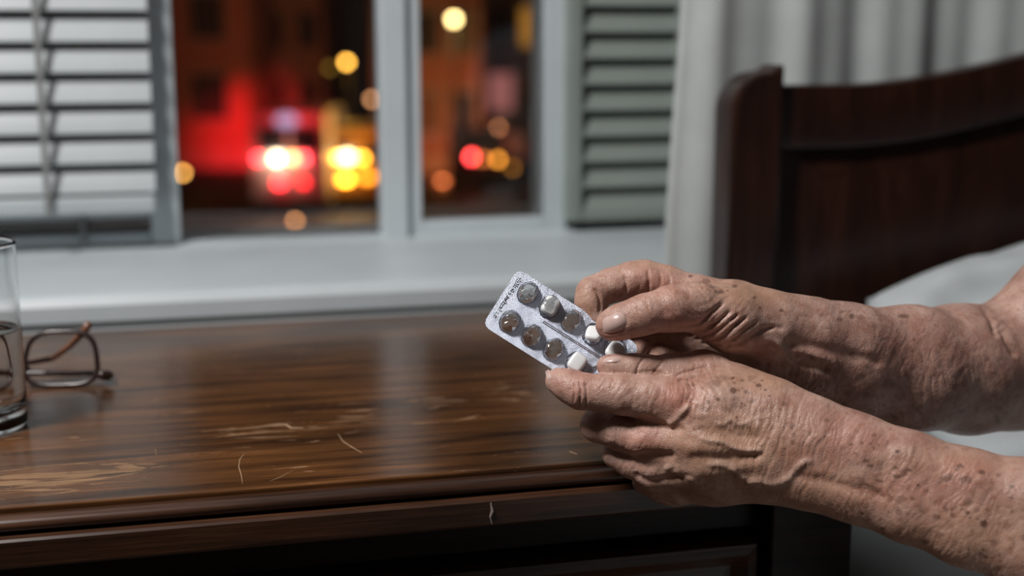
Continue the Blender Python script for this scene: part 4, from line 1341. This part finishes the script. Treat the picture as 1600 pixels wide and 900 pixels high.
far_feats = [
    # finger creases
    ('line', [(974, 428), (979, 446), (974, 470)], 2.6, -1.5), ('line', [(1011, 418), (1014, 438), (1012, 462)], 2.8, -1.5),
    ('line', [(1029, 420), (1033, 436), (1031, 452)], 2.2, -0.6), ('line', [(1044, 426), (1047, 440), (1040, 452)], 2.2, -0.7),
    ('line', [(924, 449), (934, 458), (938, 474), (936, 492)], 2.6, -1.3), ('line', [(992, 430), (1000, 445), (990, 462)], 2.0, -0.35),
    ('bump', (994, 434), 16, 0.7), ('bump', (950, 446), 16, 0.5),
    # thumb joint wrinkles
    ('line', [(993, 477), (997, 484), (1001, 489)], 1.8, -0.8), ('line', [(1006, 468), (1012, 476), (1014, 484)], 1.8, -0.6),
    ('line', [(1018, 470), (1022, 480), (1020, 492)], 1.8, -0.35),
    ('wrinkle', (1028, 486), (44, 30), -32, 6.0, 22, 0.54, 4), ('wrinkle', (1085, 470), (50, 34), -38, 5.5, 30, 0.62, 5),
    ('bump', (1085, 462), 26, 1.2),
    # nail folds of the thumb
    ('line', [(935, 515), (950, 521), (968, 519), (980, 512)], 2.4, -0.7), ('line', [(972, 490), (980, 500), (978, 512)], 2.2, -0.6),
    # fan of folds over the thumb's base
    ('line', [(1050, 514), (1089, 507), (1115, 487), (1133, 471)], 3.4, -1.5), ('line', [(1067, 526), (1100, 516), (1124, 502), (1146, 480)], 3.2, -1.6),
    ('line', [(1082, 531), (1112, 523), (1138, 505), (1158, 486)], 3.0, -1.5), ('line', [(1093, 537), (1124, 530), (1151, 508), (1172, 492)], 3.2, -1.7),
    ('line', [(1110, 541), (1140, 535), (1165, 516), (1188, 500)], 3.0, -1.3), ('line', [(1124, 546), (1155, 538), (1182, 522), (1215, 508)], 3.4, -2.0),
    ('wrinkle', (1130, 500), (60, 45), 52, 5.5, 40, 0.54, 6),
    # tendons, veins and grooves of the inner wrist
    ('vein', [(1190, 528), (1212, 534), (1222, 545), (1228, 558), (1242, 570)], 5.0, 1.23),
    ('line', [(1222, 533), (1262, 540), (1300, 548), (1350, 560), (1385, 570)], 9.0, -1.6), ('line', [(1232, 546), (1270, 553), (1312, 570)], 6.0, 1.7),
    ('line', [(1236, 566), (1275, 575), (1310, 586)], 5.0, -1.3), ('line', [(1196, 560), (1198, 575), (1190, 590)], 4.0, -0.8),
    ('line', [(1180, 518), (1205, 512), (1230, 514)], 4.0, -0.9),
    ('wrinkle', (1390, 520), (160, 60), 20, 8, 24, 0.32, 7), ('wrinkle', (1450, 610), (150, 60), -15, 10, 30, 0.49, 8), ('wrinkle', (1270, 590), (60, 36), 20, 8, 26, 0.93, 18),
    # elbow fold
    ('line', [(1532, 470), (1552, 500), (1560, 530)], 7, -3.0), ('line', [(1562, 500), (1574, 530), (1590, 560)], 6, -2.4), ('line', [(1545, 480), (1570, 500), (1584, 512)], 4, -1.2),
    # colour
    ('tan', (1175, 455), (70, 24), 0.7), ('tan', (1030, 412), (50, 12), 0.5), ('tan', (915, 470), (22, 26), 0.4), ('red', (1020, 440), (40, 26), 0.35), ('red', (955, 520), (34, 16), 0.45),
    ('red', (1060, 500), (60, 20), 0.35), ('red', (1440, 540), (120, 50), 0.3),
] + [('spot', p, r, s_) for p, r, s_ in (
    ((1079, 432), (4, 2.6), .9), ((1104, 440), (8, 4), .6), ((1125, 456), (9, 4), .75), ((1148, 447), (6, 3.5), .85), ((1137, 454), (3, 2), .7), ((1113, 449), (4, 2.5), .5),
    ((1179, 465), (4, 3), .8), ((1188, 481), (3, 3.4), .8), ((1221, 485), (5, 3), .85), ((1168, 472), (6, 4), .35), ((1331, 494), (5, 5), .8), ((1412, 494), (10, 3.4), .75),
    ((1322, 486), (12, 3), .4), ((1426, 548), (3, 3), .7), ((1345, 495), (8, 5), .35), ((1370, 510), (16, 5), .25), ((1155, 440), (14, 5), .3))] \
    + rand_spots(26, (1400, 530), (150, 50, 0.1), 2, 6, .12, .35) + rand_spots(40, (1430, 620), (140, 50, 0.1), 2, 7, .12, .4)
lo = cpt(890, 700, -45); hi = cpt(1880, 180, 190)
far = make_arm('arm', 'far arm, palm side showing, its thumb pressing a tablet', (cpt(890, 500, -10)[0] - .012, cpt(1500, 720, 170)[1], D0 - 0.045),
               (cpt(1800, 500, 110)[0], cpt(1500, 330, 170)[1], D0 + 0.185), 0.00085, far_palm, far_fingers, far_feats,
               [(957.5, 504, 20.5, 14.5, -14, 0.75)])

# ---- near arm (back of the hand turned to the camera)
near_palm = [
    [(1052, 628, -22, 36), (1120, 640, -24, 44), (1195, 655, -24, 50)],
    [(1012, 684, -14, 32), (1100, 690, -26, 44), (1205, 695, -32, 52)],
    [(1024, 732, -6, 30), (1110, 725, -20, 42), (1215, 720, -28, 50)],
    [(1052, 760, 2, 27), (1120, 748, -10, 36), (1220, 738, -20, 46)],
    [(1100, 586, -4, 36), (1150, 622, -12, 46), (1205, 650, -20, 52)],
    [(1205, 652, -24, 54), (1270, 680, -34, 54), (1340, 706, -42, 54), (1420, 733, -50, 54), (1510, 762, -60, 56), (1610, 787, -70, 64), (1720, 815, -82, 74)],
    [(1210, 726, -26, 52), (1275, 740, -34, 52), (1340, 762, -42, 50), (1420, 790, -52, 52), (1510, 824, -62, 56), (1610, 856, -72, 62), (1720, 890, -84, 72)],
]
near_fingers = [
    [(1100, 586, -4, 36), (1052, 585, -7, 31), (1005, 580, -10, 24.5), (985, 576, -12, 21), (960, 573, -12, 17.5), (948, 572, -11, 16)],
    [(1052, 628, -22, 36), (1012, 622, -22, 32), (972, 617, -20, 30), (940, 614, -18, 27), (908, 611, -16, 27), (888, 602, -13, 23.5), (872, 595, -10, 20)],
    [(1012, 684, -14, 32), (970, 674, -8, 28), (934, 664, 0, 25), (936, 660, 13, 22), (955, 652, 22, 20), (985, 645, 24, 17)],
    [(1024, 732, -6, 30), (990, 720, 0, 26), (966, 708, 5, 23), (968, 702, 16, 20), (985, 692, 23, 18), (1012, 684, 24, 16)],
    [(1052, 760, 0, 27), (1030, 758, 4, 23), (1010, 750, 9, 20), (1012, 740, 18, 18), (1030, 728, 22, 16), (1050, 720, 22, 15)],
]
near_feats = [
    ('line', [(1008, 556), (1001, 566), (996, 577), (994, 588)], 2.0, -1.1), ('line', [(1038, 560), (1030, 572), (1018, 586)], 2.0, -0.7),
    ('line', [(1050, 594), (1062, 585), (1085, 578), (1110, 571)], 2.4, -0.8), ('line', [(985, 585), (1020, 580), (1046, 588)], 2.2, -0.5),
    ('line', [(896, 596), (898, 612), (896, 632)], 2.0, -0.9), ('line', [(904, 592), (908, 612), (904, 638)], 2.0, -1.0), ('line', [(914, 594), (917, 616), (913, 641)], 2.0, -0.9),
    ('line', [(889, 604), (893, 616)], 2.0, -0.5), ('bump', (904, 612), 14, 0.6),
    ('wrinkle', (985, 612), (70, 28), 25, 6.5, 20, 0.46, 2), ('wrinkle', (1075, 612), (36, 40), 8, 6.0, 34, 0.78, 3),
    # hollows between the knuckles
    ('line', [(968, 652), (1000, 655), (1040, 668), (1075, 672)], 7, -1.7), ('line', [(946, 694), (980, 712), (1020, 712), (1060, 712)], 7, -1.5),
    ('line', [(985, 738), (1015, 752), (1050, 746), (1085, 742)], 6, -1.3),
    ('bump', (998, 690), 14, 1.4), ('bump', (1018, 735), 13, 1.2), ('bump', (1050, 622), 20, 1.0), ('bump', (1052, 770), 16, 0.6), ('bump', (930, 664), 14, 0.6),
    ('wrinkle', (965, 672), (40, 24), 22, 6, 16, 0.42, 31), ('wrinkle', (985, 722), (36, 22), 34, 6, 16, 0.42, 32), ('wrinkle', (1015, 700), (40, 60), 20, 7, 16, 0.32, 33),
    # tendons across the back of the hand
    ('line', [(1060, 640), (1130, 652), (1195, 668)], 10, 0.9), ('line', [(1012, 690), (1100, 700), (1190, 702)], 10, 0.9), ('line', [(1030, 735), (1110, 738), (1200, 722)], 9, 0.9),
    ('line', [(1080, 670), (1140, 678), (1195, 685)], 8, -0.8), ('line', [(1070, 715), (1130, 716), (1195, 712)], 8, -0.9), ('line', [(1090, 752), (1150, 760), (1210, 765)], 8, -0.7),
    # veins
    ('vein', [(1082, 630), (1066, 644), (1056, 656), (1040, 668)], 6.2, 1.52), ('vein', [(1082, 630), (1100, 632), (1112, 640)], 5.4, 0.66),
    ('vein', [(1090, 682), (1106, 688), (1128, 690), (1146, 699), (1168, 704), (1196, 703)], 4.7, 1.23),
    ('vein', [(1100, 726), (1128, 725), (1146, 732), (1156, 744), (1172, 749)], 5.6, 1.33), ('vein', [(1160, 756), (1184, 752), (1206, 757), (1228, 750), (1240, 738), (1254, 724), (1272, 718)], 6.2, 1.42),
    ('vein', [(1034, 732), (1056, 728), (1062, 740), (1076, 746), (1092, 757)], 4.7, 0.95), ('vein', [(1112, 660), (1130, 663), (1142, 657), (1158, 664), (1182, 652)], 4.0, 0.66),
    ('vein', [(1392, 712), (1408, 702), (1432, 706)], 10.8, 0.95),
    # wrist and forearm skin folds
    ('wrinkle', (1235, 690), (85, 95), 14, 6.5, 70, 0.62, 10), ('wrinkle', (1150, 690), (70, 80), 10, 7, 30, 0.43, 11), ('wrinkle', (1330, 710), (110, 80), 30, 7, 30, 0.39, 12),
    ('wrinkle', (1330, 785), (120, 34), -30, 7, 26, 0.59, 13), ('wrinkle', (1480, 790), (160, 90), 35, 8, 20, 0.43, 14), ('wrinkle', (1110, 590), (50, 34), -20, 6, 34, 0.54, 15),
    ('line', [(1236, 742), (1270, 748), (1330, 762), (1390, 778)], 9, -1.4),
    ('tan', (1140, 700), (110, 60), 0.65), ('tan', (1190, 590), (70, 26), 0.6), ('tan', (1300, 770), (120, 40), 0.5), ('tan', (1500, 840), (160, 60), 0.5), ('tan', (1480, 725), (140, 30), 0.4),
    ('red', (1060, 622), (34, 26), 0.6), ('red', (900, 600), (40, 26), 0.25), ('red', (1000, 690), (34, 30), 0.4), ('red', (1330, 690), (90, 40), 0.35), ('red', (1450, 760), (120, 40), 0.35), ('red', (1500, 735), (80, 24), .4),
] + [('spot', p, r, s_) for p, r, s_ in (
    ((1146, 610), (8, 6), .85), ((1185, 602), (6, 4), .9), ((1122, 624), (5, 4), .85), ((1107, 628), (4, 4), .7), ((1115, 600), (14, 9), .45), ((1150, 625), (10, 7), .4), ((1165, 612), (4, 4), .7),
    ((1100, 640), (10, 5), .45), ((1135, 640), (12, 5), .35), ((1226, 632), (6, 4), .6), ((1130, 590), (16, 5), .4), ((1190, 640), (8, 4), .35), ((1172, 628), (5, 3), .5), ((1158, 636), (4, 4), .5), ((1095, 652), (12, 5), .3),
    ((1160, 594), (5, 3), .6), ((1175, 590), (8, 4), .35), ((1080, 660), (10, 5), .35),
    ((1500, 728), (8, 4), .75), ((1534, 738), (7, 5), .85), ((1513, 750), (7, 6), .7), ((1402, 745), (8, 5), .75), ((1412, 738), (7, 6), .5), ((1405, 780), (14, 8), .45), ((1404, 800), (7, 6), .6),
    ((1425, 779), (5, 4), .7), ((1537, 818), (8, 8), .95), ((1488, 805), (5, 4), .75), ((1463, 807), (6, 5), .6), ((1472, 750), (6, 7), .45), ((1512, 785), (10, 8), .4), ((1440, 798), (5, 4), .5),
    ((1560, 742), (5, 4), .5), ((1570, 820), (12, 9), .35), ((1445, 830), (16, 8), .3), ((1366, 680), (6, 4), .4))] \
    + rand_spots(50, (1460, 790), (150, 70, 0.3), 1.5, 4, .35, .6) + rand_spots(40, (1150, 640), (90, 55, 0.1), 1.2, 3.2, .3, .6) + rand_spots(60, (1460, 790), (150, 70, 0.3), 2, 8, .12, .42) + rand_spots(34, (1150, 650), (90, 60, 0.1), 2, 7, .12, .4) + rand_spots(22, (1320, 710), (80, 50, 0.35), 2, 5, .12, .32)
near = make_arm('arm', 'near arm, back of the hand showing, raised veins and dark spots', (cpt(845, 500, 0)[0] - .004, cpt(1500, 985, -80)[1], D0 - 0.125),
                (cpt(1760, 500, -60)[0], cpt(1500, 535, 0)[1], D0 + 0.05), 0.0007, near_palm, near_fingers, near_feats,
                [(954, 562, 17, 5.0, -2, 0.5), (856.5, 585, 3.6, 8.5, -14, 0.25)])

# ---- SHIRT: sleeves pushed up to the elbows, torso sitting on the bed just outside the picture
M_shirt = simple_mat('shirt_cloth', (0.16, 0.18, 0.21), 0.9, noise=0.12, nscale=60, bump=0.2, spec=0.1)
def shirt():
    F = Field((0.34, -0.34, 0.47), (0.96, 0.32, 1.13), 0.0045)
    X, Y, Z = np.meshgrid(*F.ax, indexing='ij')
    def sleeve(pts):
        T = F.new()
        for (a, ra), (b, rb) in zip(pts[:-1], pts[1:]):
            F.cone(T, np.array(a), ra, np.array(b), rb, 0.02, 0.04)
        a = np.array(pts[0][0]); n = np.array(pts[1][0]) - a; n /= np.linalg.norm(n)
        pl = -((X - a[0]) * n[0] + (Y - a[1]) * n[1] + (Z - a[2]) * n[2])
        return np.maximum(T, pl.astype(np.float32))
    fa = cpt(1735, 415, 98); na = cpt(1725, 855, -83)
    S1 = sleeve([(fa, .060), (fa * .5 + np.array([.53, .15, .92]) * .5, .068), ((.545, .15, .91), .072)])
    S2 = sleeve([(na, .045), ((.41, -.147, .748), .052), ((.47, -.06, .70), .058), ((.545, .05, .64), .070)])
    D = F.new()
    sh_ = np.array([-.015, 0, -.027])
    for a, ra, b, rb in (((.57, .14, .92), .075, (.58, .05, .69), .075), ((.62, .06, .87), .10, (.63, .0, .74), .10),
                         ((.66, -.02, .83), .12, (.72, -.10, .84), .125), ((.72, -.10, .84), .125, (.77, -.11, .84), .118), ((.60, .12, .81), .07, (.59, .18, .80), .062)):
        F.cone(D, np.array(a) + sh_, ra, np.array(b) + sh_, rb, 0.04, 0.06)
    D = smin(smin(D, S1, 0.03), S2, 0.03)
    V, Q = surface_nets(D, F.lo, F.h)
    Nn = vnormals(V, Q)
    if ((V - V.mean(0)) * Nn).sum(1).mean() < 0: Q = Q[:, ::-1]; Nn = -Nn
    dd = vnoise(V[:, 0] * 30 + V[:, 1] * 18, V[:, 1] * 22, V[:, 2] * 26, 61) - .5 + .5 * (vnoise(V[:, 0] * 75, V[:, 1] * 60 + V[:, 0] * 30, V[:, 2] * 70, 62) - .5)
    V = V + Nn * (dd * 0.010)[:, None]
    W = CAM + V[:, :1] * RT + V[:, 1:2] * UP + V[:, 2:3] * FW - np.array(person.location)
    link('shirt', new_mesh('shirt', W, [tuple(map(int, q)) for q in Q], M_shirt, True), person, label='grey blue shirt with sleeves pushed up')
shirt()
